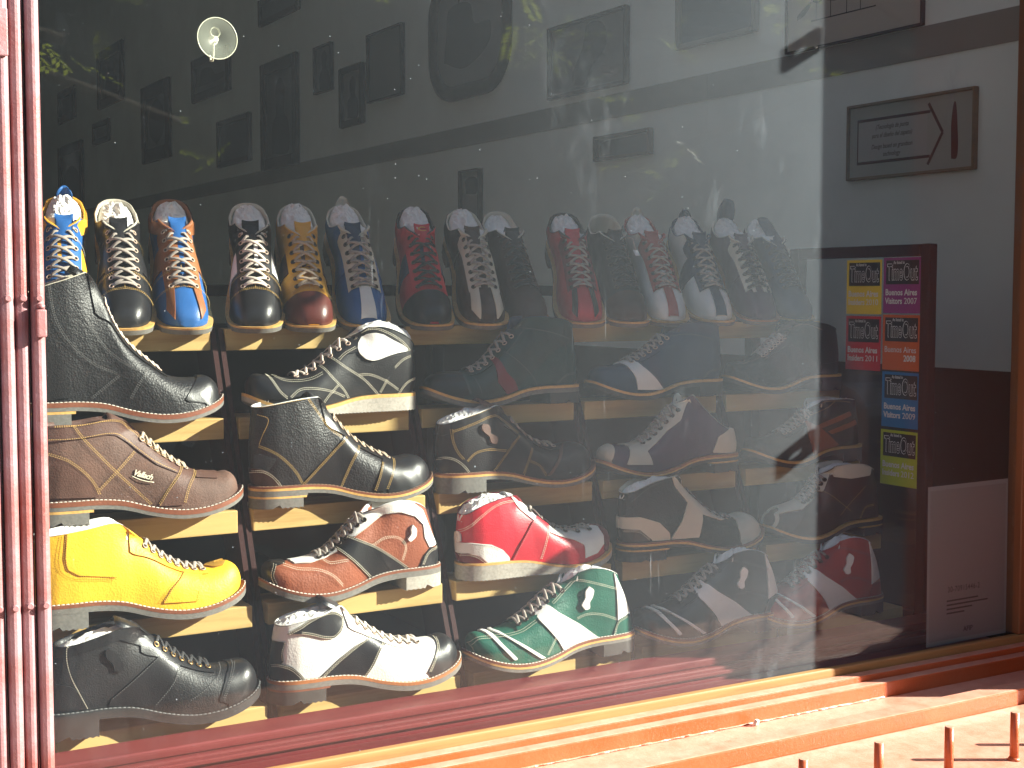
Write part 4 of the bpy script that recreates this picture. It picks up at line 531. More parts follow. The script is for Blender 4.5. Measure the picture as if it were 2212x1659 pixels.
def build_shoe(root, d, near=-1, both=False):
    cl = [(a/1000., b/1000.) for a, b in d['collar']]; ins = [(a/1000., b/1000.) for a, b in d['instep']]; L = d['L']
    ins = [(min(a, L-.007), b) for a, b in ins]
    la = Last(L, cl, ins, hh=d.get('hh', .026), sole_t=.013, wedge=d.get('wedge', False), wk=d.get('wk', 1.), bend=d.get('bend', 0.), wc=d.get('wc', .030))
    # upper
    ns, nq = 64, 20; Sg = np.linspace(0, 1, ns); Qg = 1-(1-np.linspace(0, 1, nq))**1.25; parts = []
    for sd in (1, -1):
        S, Q = np.meshgrid(Sg, Qg, indexing='ij'); V = la.pt(S.ravel(), Q.ravel(), sd, -.0009); Fc = []
        for i in range(ns-1):
            for j in range(nq-1):
                f = (i*nq+j, (i+1)*nq+j, (i+1)*nq+j+1, i*nq+j+1); Fc.append(f if sd < 0 else f[::-1])
        parts.append((list(V), Fc))
    V, Fc = join(parts); upper = weld(mk('upper', V, Fc, d['base'], root), 4e-4)
    build_sole(root, la, d)
    for ip, (n, c, poly, *rest) in enumerate(d['panels']):
        for V, Fc in panel_mesh(la, poly, (rest[0] if rest else 1.0)+.16*ip, cap=(n == 'toe_cap')): sharp(weld(mk(n, V, Fc, c, root), 1.5e-4), 38)
    for spec in d.get('strips', ()):
        n, c, x0, x1, w0, w1, off = spec[:7]                                   # strip along the ridge: x range, half widths
        s0, s1 = la_s_at_top(la, x0/1000.), la_s_at_top(la, x1/1000.); f = lambda w: (lambda t: w[0]+(w[1]-w[0])*t)
        for V, Fc in wstrip(la, s0, s1, f(w0), f(w1), off): sharp(weld(mk(n, V, Fc, c, root), 1.5e-4), 38)
    # stitches by thread colour
    by = {}
    for c, dbl, P in d['stitch']:
        C = catmull(np.array(P)/1000., max(12, 8*len(P))) if len(P) > 2 else catmull(np.array(P)/1000., 14); C = resample(C, .003)
        T = np.gradient(C, axis=0); T /= np.linalg.norm(T, axis=1, keepdims=True)+1e-9; Nn = np.stack([-T[:, 1], T[:, 0]], 1)
        for sh in ((-.0012, .0012) if dbl else (0,)):
            D = C+Nn*sh; S, Q = la.inv(D[:, 0], D[:, 1])
            for sd in ((1, -1) if both else (near,)):
                by.setdefault(c, []).append(dash_quads(la.pt(S, Q, sd, .0026), la.nrm(S, Q, sd), .0021, .0010, .00085))
    for c, pl in by.items():
        V, Fc = join(pl); mk('stitching', V, Fc, c, upper, False)['kind'] = 'stuff'
    # eyelets and lace
    ne, xv = d['ey']; s0 = la.sA+d.get('es', .055); s1 = la_s_at_top(la, xv*L); Se = np.linspace(s0, s1, ne)
    gap = d.get('gap', .0035); we = d.get('we', .0175)
    fac = {}
    if d.get('fc'):
        for sd, (V, Fc) in zip((1, -1), wstrip(la, la.sA+.001, s1+.012, lambda t: gap, lambda t: gap+d.get('fw', .0225), 1.5)): fac[sd] = sharp(mk('facing', V, Fc, d['fc'], root), 38)
    me = eyelet_mesh(d.get('metal', 'pale'))
    Qe = la.q_at_w(Se, np.full(ne, we))
    for sd in ((1, -1) if both else (near,)):
        Pp = la.pt(Se, Qe, sd, .0027); Nn = la.nrm(Se, Qe, sd)
        for i in range(ne):
            o = link(bpy.data.objects.new('eyelet', me), fac.get(sd, root)); o.matrix_local = frame_mat(Pp[i], Nn[i])
    parts = []
    def lace(sa, sb, ya, yb, k):
        t = np.linspace(0, 1, 13); S = sa+(sb-sa)*t; y = ya+(yb-ya)*t; q = np.where(np.abs(y) < 6e-4, 1., la.q_at_w(S, np.maximum(np.abs(y), 6e-4))); sd = np.where(y >= 0, 1, -1)
        off = .0022+.0030*np.sin(math.pi*t)+.0012*k*np.sin(math.pi*t)
        Pp = la.pt(S, q, sd, off); Nn = la.nrm(S, q, sd); Pp = (Pp+np.vstack([Pp[:1], Pp[:-1]])+np.vstack([Pp[1:], Pp[-1:]]))/3; Pp[0] -= Nn[0]*.0012; Pp[-1] -= Nn[-1]*.0012
        parts.append(sweep(Pp, Nn, d.get('lw', .0056), .0022))
    for i in range(ne-1):
        lace(Se[i], Se[i+1], we, -we, 0); lace(Se[i], Se[i+1], -we, we, 1)
    lace(Se[-1], Se[-1]+1e-4, we, -we, .5)
    V, Fc = join(parts); mk('lace', V, Fc, d['lace'], root)
    # lining along the collar
    sl = np.linspace(0., la.sA+.055, 34); V, Fc = [], []; prof = [(0, 0, 0.), (.35, .0012, .02), (1., .0008, .06), (1.3, -.006, .08), (1.6, -.038, .10)]
    xm = (cl[0][0]+cl[-1][0])/2
    for sd in (1, -1):
        base = len(V); p = la.pt(sl, np.ones(34), sd); a = la.P(sl, np.ones(34))
        for k, (ii, dz, sx) in enumerate(prof):
            q = p.copy(); q[:, 1] = (p[:, 1]-a[:, 3])*(1-.09*ii)+a[:, 3]; q[:, 0] = p[:, 0]+(xm-p[:, 0])*sx; q[:, 2] = p[:, 2]+dz; V += list(q)
        for k in range(len(prof)-1):
            for i in range(33): Fc.append((base+k*34+i, base+k*34+i+1, base+(k+1)*34+i+1, base+(k+1)*34+i))
    weld(mk('lining', V, Fc, d['lining'], root), 1e-4)
    if d.get('tongue'):
        mt, ext = d['tongue']; ii = np.linspace(.42, 0, 12); C = np.stack([np.interp(ii, la.id, la.ins[:, 0]), np.interp(ii, la.id, la.ins[:, 1])], 1)
        t = C[-1]-C[-3]; t /= np.linalg.norm(t); C = np.vstack([C, [C[-1]+t*ext/1000.*k/5+np.array([-.0012*k*k*.25*ext/14, 0]) for k in range(1, 6)]]); C[:12] += np.array([.0008, .0012])
        T = np.gradient(C, axis=0); T /= np.linalg.norm(T, axis=1, keepdims=True); Nn = np.stack([T[:, 1], -T[:, 0]], 1); Nn *= np.where(Nn[:, :1] < 0, -1, 1)
        V, Fc = [], []; ys = np.linspace(-1, 1, 9); m = len(C); hw = np.interp(np.arange(m), [0, 10, m-2, m-1], [.012, .019, .019, .016])*d.get('tw', 1.)
        for lay in (0., -.0035):
            for i in range(m):
                for y in ys: q = C[i]+Nn[i]*(lay-d.get('td', .007)*y*y); V.append((q[0], y*hw[i], q[1]))
        for lay in (0, 1):
            for i in range(m-1):
                for j in range(8):
                    o = lay*m*9+i*9+j; Fc.append((o, o+1, o+10, o+9))
        for j in range(8): o = (m-1)*9+j; Fc.append((o, o+1, o+1+m*9, o+m*9))
        for i in range(m-1):
            for j in (0, 8): o = i*9+j; Fc.append((o, o+9, o+9+m*9, o+m*9))
        mk('tongue', V, Fc, mt, root)
    lv = d.get('stuff', 0)
    if lv:
        dome = [0, .0, .007, .016][lv]; ni, nj = 30, 17; V, Fc = [], []; ss = np.linspace(.03, la.sA+.03, ni); a = la.P(ss, np.ones(ni)); ph = RNG.uniform(0, 6.28, 8)
        for i in range(ni):
            u = i/(ni-1)
            for j in range(nj):
                t = -1+2*j/(nj-1); nz = .009*abs(mnoise.noise(Vector((u*5+ph[0], t*2.6, ph[1]))))-.004*abs(mnoise.noise(Vector((u*11, t*6+ph[2], ph[3]))))+.003*mnoise.noise(Vector((u*23, t*11, ph[4])))
                edge = (1-t*t)**.5*min(1, math.sin(math.pi*u)**.5+.05)
                V.append((a[i, 0]+.003*math.sin(t*7+u*11), t*a[i, 1]*.86+a[i, 3], a[i, 2]-.011+(dome+.008+nz)*edge))
        for i in range(ni-1):
            for j in range(nj-1): Fc.append((i*nj+j, (i+1)*nj+j, (i+1)*nj+j+1, i*nj+j+1))
        mk('paper_stuffing', V, Fc, 'paper_white', root, False)
    return la
def la_s_at_top(la, x):
    """rib whose ridge point lies at x"""
    S = np.linspace(la.sA+.01, .995, 160); return float(np.interp(x, la.P(S, np.ones(160))[:, 0], S))
# ================================================================ setting: street, shell of the shop
struct(box('pavement', (-30, -2.6, -.15), (40, 1.419, 0.), 'pavement_grey'))
struct(box('kerb', (-30, -2.75, -.15), (40, -2.602, .002), 'kerb_stone', bev=.015))
struct(box('road', (-30, -9.5, -.3), (40, -2.752, -.13), 'asphalt'))
struct(box('far_pavement', (-30, -13, -.15), (40, -9.502, 0.), 'pavement_grey'))
struct(box('ground', (-120, -150, -.9), (160, 120, -.31), 'asphalt'))
WX = 2.60
struct(box('floor', (-5., 1.42, -.1), (WX, 13.0, 0.), 'floor_dark'))
for a_, b_ in (((-5., 1.75), (.9, 13.2)), ((.9005, 1.75), (WX+.2, 2.2)), ((.9005, 4.4), (WX+.2, 13.2))): struct(box('ceiling', (*a_, 4.5), (*b_, 4.65), 'ceiling_white'))      # gap between the slabs added to let sky light onto the right wall
struct(box('back_wall', (-5., 13.0, -.1), (WX, 13.2, 4.498), 'back_wall'))
struct(box('left_wall', (-5.2, 1.42, -.1), (-5.002, 13.0, 4.498), 'side_grey'))
rw = struct(box('right_wall', (WX, 1.75, -.1), (WX+.2, 13.0, 4.498), 'wall_white'))
def on_wall(name, y0, y1, z0, z1, t, mat, par=None, bev=0., x=WX): return box(name, (x-t, y0, z0), (x-.0005, y1, z1), mat, par, bev)
def keep(o, par):
    """parent without moving"""
    o.parent = par; o.matrix_parent_inverse = par.matrix_world.inverted() if par.matrix_world != Matrix() else Matrix.Translation(-Vector(par.location)); return o
keep(on_wall('dado', 1.76, 12.99, 0.002, 1.265, .004, 'dado_brown'), rw); keep(on_wall('painted_stripe', 1.76, 12.99, 2.020, 2.098, .003, 'stripe_grey'), rw)
# street front around the window
fa = thing('shop_front', 'terracotta painted masonry pier and wall around the shop window', 'wall', (0, 1.42, 0))
for nm, a, b in [('pier', (2.090, 1.42, 0.), (3.4, 1.745, 2.45)), ('spandrel', (-.9, 1.42, 4.2), (2.088, 1.745, 4.7)), ('light_gap_lintel', (2.0885, 1.42, 4.2), (3.4, 1.745, 4.7)), ('left_pier', (-5.2, 1.42, 0.), (-.9, 1.745, 4.7)), ('sky_block_slab', (-6., .25, 4.702), (8., 1.745, 4.86)), ('plinth', (-.898, 1.25, 0.), (2.088, 1.90, .74))]:  # topmost slab is unseen, added to keep sky light off the sill
    keep(box(nm, a, b, 'pier_paint', None, .006), fa)  # open gap over the pier is added to light the right wall
# gate keeps on the pier: their shadows fall on the dusty pane
def hook(z, label):
    h = thing('gate_keeper', label, 'hook', (2.090, 1.42, z), group='iron keepers on the window pier')
    V = []; Fc = []
    bm = bmesh.new()
    for (x0, x1, y0, y1) in [(-.018, .018, -.014, .0), (-.018, -.006, -.032, -.014), (.006, .018, -.032, -.014), (-.018, .018, -.045, -.032)]:
        g = bmesh.ops.create_cube(bm, size=1.)['verts']; bmesh.ops.scale(bm, vec=(.010, y1-y0-.0002, x1-x0-.0002), verts=g); bmesh.ops.translate(bm, vec=(0, (y0+y1)/2, (x0+x1)/2), verts=g)
    o = bm_obj('staple', bm, 'gate_paint', h); o.location = (-.004, 0, 0)
    cyl('rivet', (-.010, -.004, 0), .004, .006, 'gate_paint', h, 10, 'X')
    return h
hook(2.150, 'upper iron keeper on the pier edge whose shadow crosses the pane'); hook(1.500, 'lower iron keeper on the pier edge beside the window')
# ---- window: frame, pane
wf = thing('window_frame', 'dark red and orange timber frame around the shop window', 'window frame', (0, 1.72, .8))
keep(box('bottom_rail', (-.88, 1.795, .765), (2.05, 1.862, .828), 'red_wood', None, .003), wf); keep(box('rail_moulding', (-.88, 1.803, .8282), (2.05, 1.862, .842), 'red_wood', None, .005, 3), wf)
keep(box('moulding_fillet', (-.88, 1.789, .816), (2.05, 1.7948, .8225), 'red_wood', None, .0015), wf)
keep(box('glazing_bead', (-.88, 1.7038, .745), (2.087, 1.7185, .8235), 'bead_wood', None, .004, 3), wf); keep(box('inner_bead', (-.88, 1.7265, .765), (2.05, 1.7945, .806), 'red_wood', None, .002), wf)
keep(box('side_post', (2.054, 1.7038, .8238), (2.0895, 1.738, 4.2), 'post_wood', None, .003), wf)
keep(box('top_rail', (-.88, 1.690, 4.12), (2.033, 1.80, 4.2), 'red_wood', None, .004), wf)
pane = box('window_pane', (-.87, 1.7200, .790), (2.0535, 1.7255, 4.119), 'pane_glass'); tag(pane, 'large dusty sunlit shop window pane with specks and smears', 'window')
# ---- sill
sl = thing('window_sill', 'stepped orange painted sill outside the window with raised gate track', 'sill', (0, 1.2, .74))
for nm, a, b, bv in [('upper_step', (-.89, 1.682, .742), (2.088, 1.7036, .8103), .0025), ('lower_step', (-.89, 1.660, .742), (2.088, 1.6818, .8005), .0025), ('ledge', (-.89, 1.5865, .742), (2.088, 1.6598, .7755), .003), ('gate_track', (-.89, 1.550, .742), (2.088, 1.5863, .7880), .003), ('peg_ledge', (-.89, 1.17, .7405), (2.088, 1.5498, .7630), .006)]:
    keep(box(nm, a, b, 'sill_paint', None, bv), sl)
def lumps():
    """ragged bead of old filler along the foot of the step"""
    V, Fc = [], []; rr = random.Random(3); x = -.2; n = 0
    prof = []
    while x < 1.68:
        prof.append((x, .001+.0028*rr.random()**2, .0008+.0018*rr.random())); x += .006+.008*rr.random()
    for x, dy, dz in prof: V += [(x, 1.6597, .7760+dz), (x, 1.6597-dy*.5, .7760+dz*.8), (x, 1.6597-dy, .7760)]
    for i in range(len(prof)-1):
        for k in range(2): o = i*3+k; Fc.append((o, o+3, o+4, o+1))
    return mk('filler_bead', V, Fc, 'sill_paint', None, False)
fb = lumps(); keep(fb, sl); fb['kind'] = 'stuff'
for k in range(-2, 4):
    x = 1.640-.136*k; p = cyl('peg', (x, 1.364, .7985), .0065, .072, 'sill_paint', None, 16, 'Z', .001); keep(p, sl)
    w_ = cyl('peg_weld', (x, 1.364, .765), .0105, .005, 'sill_paint', None, 12, 'Z', 0, .007); keep(w_, sl)
chip = box('paint_chip', (1.385, 1.645, .7765), (1.397, 1.651, .7855), 'thread_w', None, .002); tag(chip, 'tiny pale flake lying at the foot of the sill step', 'flake'); chip.rotation_euler = (.3, .2, .5)
# ---- folded gate at the left
ga = thing('folding_gate', 'folded iron gate bars in faded red paint at left edge of window', 'gate', (.27, 1.565, .788))
RIV = []
for i, x in enumerate((.3155, .2995, .2835, .2675, .2515)):
    bm = bmesh.new(); prof = [(-.0145, .006), (-.0145, -.004), (-.0125, -.0085), (-.0085, -.0105), (-.0055, -.0105), (-.002, -.0085), (0., -.004), (0., .006), (-.003, .014), (-.0115, .014)]
    for z in (.001, 2.3): 
        for px, py in prof: bm.verts.new((px, py, z))
    bm.verts.ensure_lookup_table(); n = len(prof)
    for k in range(n): bm.faces.new((bm.verts[k], bm.verts[(k+1) % n], bm.verts[n+(k+1) % n], bm.verts[n+k]))
    bm.faces.new([bm.verts[k] for k in range(n)][::-1]); bm.faces.new([bm.verts[n+k] for k in range(n)]); bmesh.ops.recalc_face_normals(bm, faces=bm.faces)
    o = bm_obj('bar', bm, 'gate_paint', ga); o.location = (x-.27, 0.004*(i % 2), 0)
    for z in (.34, .675, 1.01, 1.345):
        r = cyl('rivet', (x-.27-.0072, -.0125+0.004*(i % 2), z-.02), .0042, .004, 'gate_paint', ga, 10, 'Y', .0012)
bk = box('latch_block', (-.0115, -.016, .585), (-.001, -.006, .615), 'gate_paint', ga, .002); bk.location = (.3155-.27-.006, -.0145, .628)
cyl('latch_knob', (.3155-.27-.006, -.0145, .646), .0042, .006, 'gate_paint', ga, 10, 'Z', .0012)
pl = box('pivot_plate', (0, 0, 0), (.014, .004, .05), 'gate_paint', ga, .0015); pl.location = (.2835-.27-.008, -.012, .935)

# ================================================================ display rack
ROWS = [(2.13, 1.391), (2.07, 1.255), (2.01, 1.120), (1.95, .986), (1.89, .851)]
COLS = [(.385, .682), (.706, .998), (1.022, 1.322), (1.345, 1.640), (1.664, 1.952)]
rack = thing('display_rack', 'stepped wooden shoe rack with pale board edges and dark red stringers', 'rack', (1.1, 1.88, .80))
for i, (y, z) in enumerate(ROWS):
    for a, b in COLS:
        t = .033+random.Random(i*7+int(a*100)).uniform(-.0015, .0015)
        keep(box('board', (a, y, z-t), (b, y+.075, z), 'pine', None, .0018), rack)
for x in (.694, 1.010, 1.3335, 1.652):
    for dx in (-.0065, .0065):
        bm = bmesh.new(); x0, x1 = x+dx-.004, x+dx+.004; pr = [(1.898, .80), (1.975, .80), (2.225, 1.392), (2.138, 1.392)]
        vs = [bm.verts.new((xx, y, z)) for xx in (x0, x1) for y, z in pr]
        bm.faces.new(vs[:4]); bm.faces.new(vs[4:][::-1])
        for k in range(4): bm.faces.new((vs[k], vs[4+k], vs[4+(k+1) % 4], vs[(k+1) % 4]))
        bmesh.ops.recalc_face_normals(bm, faces=bm.faces); keep(bm_obj('stringer', bm, 'dark_red_wood'), rack)
for (y, z) in ((2.205, 1.385), (2.30, 1.462)):
    keep(box('support_rail', (.36, y, z-.02), (1.95, y+.018, z), 'frame_dark', None, .002), rack)
for x in (.40, 1.17, 1.93): keep(box('back_leg', (x-.012, 2.302, 0.002), (x+.012, 2.326, 1.441), 'frame_dark', None, .002), rack)

# ================================================================ shoes on the four lower rows
LAB = dict(
 r1c1='tall black grained leather lace-up boot beside the gate bars, topmost of its column', r2c1='brown suede-like ankle boot with tan stitching and white script emblem', r3c1='bright yellow leather ankle boot with brown welt', r4c1='all black ankle boot with black sole and small black side tab, lowest at left',
 r1c2='black ankle shoe with white teardrop patch and pale wedge sole', r2c2='black high boot with reddish brown heel patch and tan stitching', r3c2='rust brown shoe with wide black side band and white facing', r4c2='white shoe with black toe cap, black band and black teardrop patch',
 r1c3='dark green shaded shoe with dark red side band', r2c3='black ankle boot with small brown side tab, half in shade', r3c3='bright red sneaker with white toe and white heel swoosh', r4c3='green leather ankle boot with wide white band and two white toe stripes',
 r1c4='navy blue shaded shoe with one white curved side band', r2c4='purple shoe with cream facing and cream toe in the shade', r3c4='black shaded shoe with cream heel swoosh and cream side band', r4c4='black ankle boot with white band and two white toe stripes beside the green one',
 r1c5='plain dark ankle boot with tan welt at the shaded right end of the upper row', r2c5='black shaded shoe with crossing rust brown side stripes', r3c5='dark brown shaded shoe with broad cream ankle collar', r4c5='dull red ankle boot with white band at lower right end of rack')
for k, d in SIDE.items():
    r = thing('ankle_boot' if k not in ('r3c3', 'r1c2') else 'sneaker', LAB[k], 'shoe', (d['X'], d['Y'], d['Z']+.0004), (0, 0, 0 if d['dir'] > 0 else math.pi), 'shoes standing side-on on the lower boards')
    la = build_shoe(r, d, near=-1 if d['dir'] > 0 else 1)
    if k == 'r2c1':
        (xa, za), (xb_, zb_) = d['logo']; S, Q = la.inv([(xa+xb_)/2000.], [(za+zb_)/2000.]); p = la.pt(S, Q, -1, .0012)[0]; nn = la.nrm(S, Q, -1)[0]
        ex = Vector((1, 0, -.36)).normalized(); ez = Vector(nn).normalized(); ey = ez.cross(ex).normalized(); ex = ey.cross(ez)
        M = Matrix((ex, ey, ez)).transposed().to_4x4(); M.translation = Vector(p)-ex*.016-ey*.004
        text('script_emblem', 'Vallach', .0118, 'cream', r, M, .00028, .35, 'LEFT', .95, .9, .0008)
        V, Fc = sweep([tuple(Vector(p)+ex*(-.0165+.033*t)-ey*(.0062+.0018*math.sin(t*3.1))+ez*.0006) for t in np.linspace(0, 1, 12)], [tuple(ez)]*12, .0013, .0008); mk('emblem_underline', V, Fc, 'cream', r)

# ================================================================ low bowling shoes on the top row, toes to the street
LOWC = [(12, 86), (36, 75), (68, 77), (100, 101)]; LOWI = [(100, 101), (122, 98), (146, 90), (172, 80), (198, 71), (224, 64), (248, 60), (271, 54), (287, 42), (293, 26)]
CAP = ('toe_cap', None, [(234, 90), (241, 50), (236, 10), (320, 0), (320, 100), (250, 100)])
BAND = ('side_band', None, [(146, 110), (182, 100), (190, 60), (184, 10), (148, 10), (144, 60)])
FORE = ('vamp', None, [(160, 100), (168, 60), (160, 10), (228, 10), (232, 55), (224, 90)])
QUAR = ('quarter', None, [(4, 100), (118, 110), (126, 60), (120, 10), (0, 10)])
HEEL = ('heel_counter', None, [(0, 70), (40, 62), (62, 10), (0, 10)])
def c(t, m, off=1.0): return (t[0], m, t[2], off)
T_STITCH = [('tan', 1, [(228, 80), (235, 50), (230, 22)]), ('tan', 1, [(196, 84), (203, 50), (198, 22)]), ('tan', 0, [(134, 84), (132, 50), (130, 20)])]
W_STITCH = [('cream', 1, [(228, 80), (235, 50), (230, 22)]), ('cream', 1, [(140, 84), (138, 50), (136, 22)])]
TOP = [
 dict(lab='blue low shoe with yellow band and yellow collar next to gate bars', base='blue', panels=[c(BAND, 'ochre'), ('collar_band', 'ochre', [(4, 100), (60, 76), (118, 105), (122, 80), (70, 55), (4, 62)], 1.)], fc='blue', lining='ochre', lace='lace_grey', stitch=W_STITCH, stuff=3, tongue=('blue', 3), heeltab='blue'),
 dict(lab='plain black low shoe with tan stitching and white lining, second from gate', base='blk_s', panels=[c(BAND, 'blk_s')], fc='blk_s', lining='crm', lace='lace_grey', stitch=T_STITCH, stuff=2, tongue=('blk', 3)),
 dict(lab='blue toed low shoe with cognac brown straps and collar', base='blue', panels=[c(BAND, 'cog'), ('collar_band', 'cog', [(4, 100), (60, 76), (118, 105), (122, 84), (70, 58), (4, 66)], 1.)], strips=[('toe_strap', 'cog', 205, 287, (.012, .020), (.024, .032), 1.4)], fc='cog', lining='cog', lace='lace_grey', stitch=T_STITCH, stuff=2, tongue=('blue', 3)),
 dict(lab='black low shoe with white mid band and cream lining', base='blk_s', panels=[c(CAP, 'blk_s', 1.2), c(BAND, 'wht')], fc='blk_s', lining='crm', lace='lace_pale', stitch=T_STITCH, stuff=2, tongue=('blk', 3)),
 dict(lab='yellow low shoe with burgundy toe cap and dark brown band', base='ochre', panels=[c(CAP, 'burg', 1.2), c(BAND, 'dbrn')], fc='ochre', lining='crm', lace='lace_tan', stitch=T_STITCH, stuff=3, tongue=('ochre', 3), metal='dark'),
 dict(lab='blue low shoe with cream facing and white stripe down the toe', base='blue', panels=[c(BAND, 'blue')], strips=[('toe_stripe', 'wht', 224, 290, (0, 0), (.009, .013), 1.2)], fc='crm', lining='crm', lace='lace_grey', stitch=[], stuff=3, tongue=('navy', 3), metal='dark', heeltab='crm'),
 dict(lab='red low shoe with black toe cap and dark band', base='red', panels=[c(CAP, 'blk_s', 1.2), c(BAND, 'navy')], fc='red', lining='blk', lace='lace_black', stitch=[], stuff=3, tongue=('red', 3), metal='dark', mark=1),
 dict(lab='brown toed low shoe with cream lace facing running to the toe', base='dbrn', panels=[c(QUAR, 'blk')], strips=[('toe_strap', 'crm', 205, 288, (.010, .014), (.024, .030), 1.4)], fc='crm', lining='crm', lace='lace_grey', stitch=[], stuff=3, tongue=('dbrn', 3), metal='dark'),
 dict(lab='all dark brown low shoe with cream collar lining', base='dbrn', panels=[c(CAP, 'dbrn', 1.2)], fc='dbrn', lining='crm', lace='lace_black', stitch=[], stuff=1, tongue=('blk', 3), metal='dark'),
 dict(lab='red low shoe with dark stripes beside a red toe and black collar', base='red', panels=[c(HEEL, 'dred')], strips=[('toe_strap', 'blk_s', 205, 288, (.009, .016), (.018, .026), 1.3)], fc='dred', lining='blk', lace='lace_grey', stitch=[], stuff=2, tongue=('red', 3), metal='dark'),
 dict(lab='near black low shoe with cream rolled collar and hanging tag', base='blk', panels=[c(CAP, 'dbrn', 1.2)], fc='blk', lining='crm', lace='lace_black', stitch=[], stuff=0, tongue=('blk', 3), metal='dark', tagged=1),
 dict(lab='white low shoe with red facing and one red toe stripe', base='wht', panels=[c(HEEL, 'blk')], strips=[('toe_stripe', 'red_m', 224, 290, (0, 0), (.008, .010), 1.2)], fc='red_m', lining='red_m', lace='lace_grey', stitch=[], stuff=3, tongue=('red_m', 3), metal='dark', heeltab='crm'),
 dict(lab='white low shoe with blue facing, blue toe stripe and navy collar', base='wht', panels=[c(BAND, 'navy'), c(HEEL, 'navy')], strips=[('toe_stripe', 'navy', 224, 290, (0, 0), (.009, .011), 1.2)], fc='navy', lining='navy', lace='lace_grey', stitch=[], stuff=3, tongue=('navy', 3), metal='dark', heeltab='navy'),
 dict(lab='purple low shoe with cream eyelet facing and a tall dark heel tab', base='purp', panels=[c(BAND, 'purp')], strips=[('toe_strap', 'crm', 190, 240, (.006, .008), (.020, .014), 1.4)], fc='crm', lining='crm', lace='lace_black', stitch=[], stuff=3, tongue=('purp', 3), metal='dark', talltab='navy'),
 dict(lab='dark navy low shoe with a pointed dark tongue at the right end of top row', base='navy', panels=[c(CAP, 'navy', 1.2), c(BAND, 'blk')], fc='navy', lining='crm', lace='lace_black', stitch=[], stuff=3, tongue=('navy', 45), metal='dark')]
TOEX = [.453, .540, .636, .748, .842, .938, 1.064, 1.164, 1.256, 1.370, 1.472, 1.560, 1.676, 1.783, 1.877]
YAW = [13, 10, 9, 16, 13, 11, 16, 14, 10, 20, 17, 15, 16, 14, 12]
PITCH = math.radians(35.)
for i, s in enumerate(TOP):
    sg = 1 if i % 2 else -1; j = random.Random(i)
    L = .303+j.uniform(-.004, .004)
    d = dict(L=L, collar=LOWC, instep=[(a*L/.300 if a > 120 else a, b) for a, b in LOWI], sole=dict(layers=[(3, 'welt_tan' if i not in (8, 13) else 'welt_rust'), (7, 'rubber_grey')], heel=[(0, 'rubber_grey')]), hh=.018, ey=(7, .745), es=.03, gap=.0065, we=.0185, fw=.0205, bend=.005*sg, welt=None, wk=.95, wc=.036, lw=.0056, tw=.72, td=.0025, **{k: v for k, v in s.items() if k not in ('lab', 'heeltab', 'talltab', 'tagged', 'mark')})
    r = thing('low_shoe', s['lab'], 'shoe', (0, 0, 0), None, 'low shoes leaning toe-down along the top board')
    la = build_shoe(r, d, both=True)
    yw = math.radians(YAW[i]); ca, sa = math.cos(PITCH), math.sin(PITCH)
    ex = Vector((-math.sin(yw)*ca, -math.cos(yw)*ca, -sa)); ey = Vector((math.cos(yw), -math.sin(yw), 0)); ez = ex.cross(ey)
    M = Matrix((ex, ey, ez)).transposed().to_4x4()
    pivot = Vector((.85*L, 0, .003)); tip = Vector((TOEX[i]+.010, 2.142+j.uniform(-.004, .004), 1.3925)); M.translation = tip-(M.to_3x3() @ pivot); r.matrix_world = M
    if s.get('heeltab') or s.get('talltab'):
        h = .05 if s.get('talltab') else .02; w = .019 if s.get('talltab') else .013; V, Fc = [], []
        for k in range(7):
            t = k/6; ww = w*(.75+.25*math.sin(math.pi*min(1, t*1.1)))*(1 if t < .95 else .8)
            for y in (-1, -.5, 0, .5, 1): V.append((.012+.010*y*y-.010*t-.0 , y*ww, .078+h*t)); 
        nn = len(V); V += [(x-.0035, y, z) for x, y, z in V]
        for k in range(6):
            for q in range(4): o = k*5+q; Fc += [(o, o+1, o+6, o+5), (nn+o, nn+o+5, nn+o+6, nn+o+1)]
        for q in range(4): o = 30+q; Fc.append((o, o+1, nn+o+1, nn+o))
        for k in range(6):
            for q in (0, 4): o = k*5+q; Fc.append((o, o+5, nn+o+5, nn+o))
        mk('heel_tab', V, Fc, s.get('heeltab') or s.get('talltab'), r)
    if s.get('tagged'):
        V, Fc = sweep([(.118, .016, .098), (.122, .022, .103), (.135, .026, .108), (.160, .026, .100)], [(0, 0, 1)]*4, .0012, .0012); mk('tag_string', V, Fc, 'lace_pale', r)
        o = box('swing_tag', (.158, .022, .0975), (.176, .031, .0985), 'paper_white', r, .0002)
    if s.get('mark'):
        V = []; Fc = []
        for k in range(20):
            a = 2*math.pi*k/24+.6
            for rr_ in (.0052, .0082): V.append((.112+rr_*math.sin(a)*.9, rr_*math.cos(a), .1045))
        for k in range(19): Fc.append((2*k, 2*k+1, 2*k+3, 2*k+2))
        mk('tongue_emblem', V, Fc, 'ochre', r, False)
SHOE0 = [(.1, .25), (.45, .22), (.9, .28), (.92, .42), (.62, .5), (.5, .78), (.18, .8), (.14, .5)]
LAST0 = [(.3, .1), (.45, .08), (.55, .3), (.75, .6), (.7, .9), (.5, .95), (.42, .6), (.3, .3)]
PORT0 = [(.2, .05), (.8, .05), (.78, .4), (.65, .5), (.66, .8), (.5, .92), (.34, .8), (.35, .5), (.22, .4)]
ROUND = (5.16, 2.205, .66, .52, 'picture in thick rounded dark frame showing a boot, top centre')
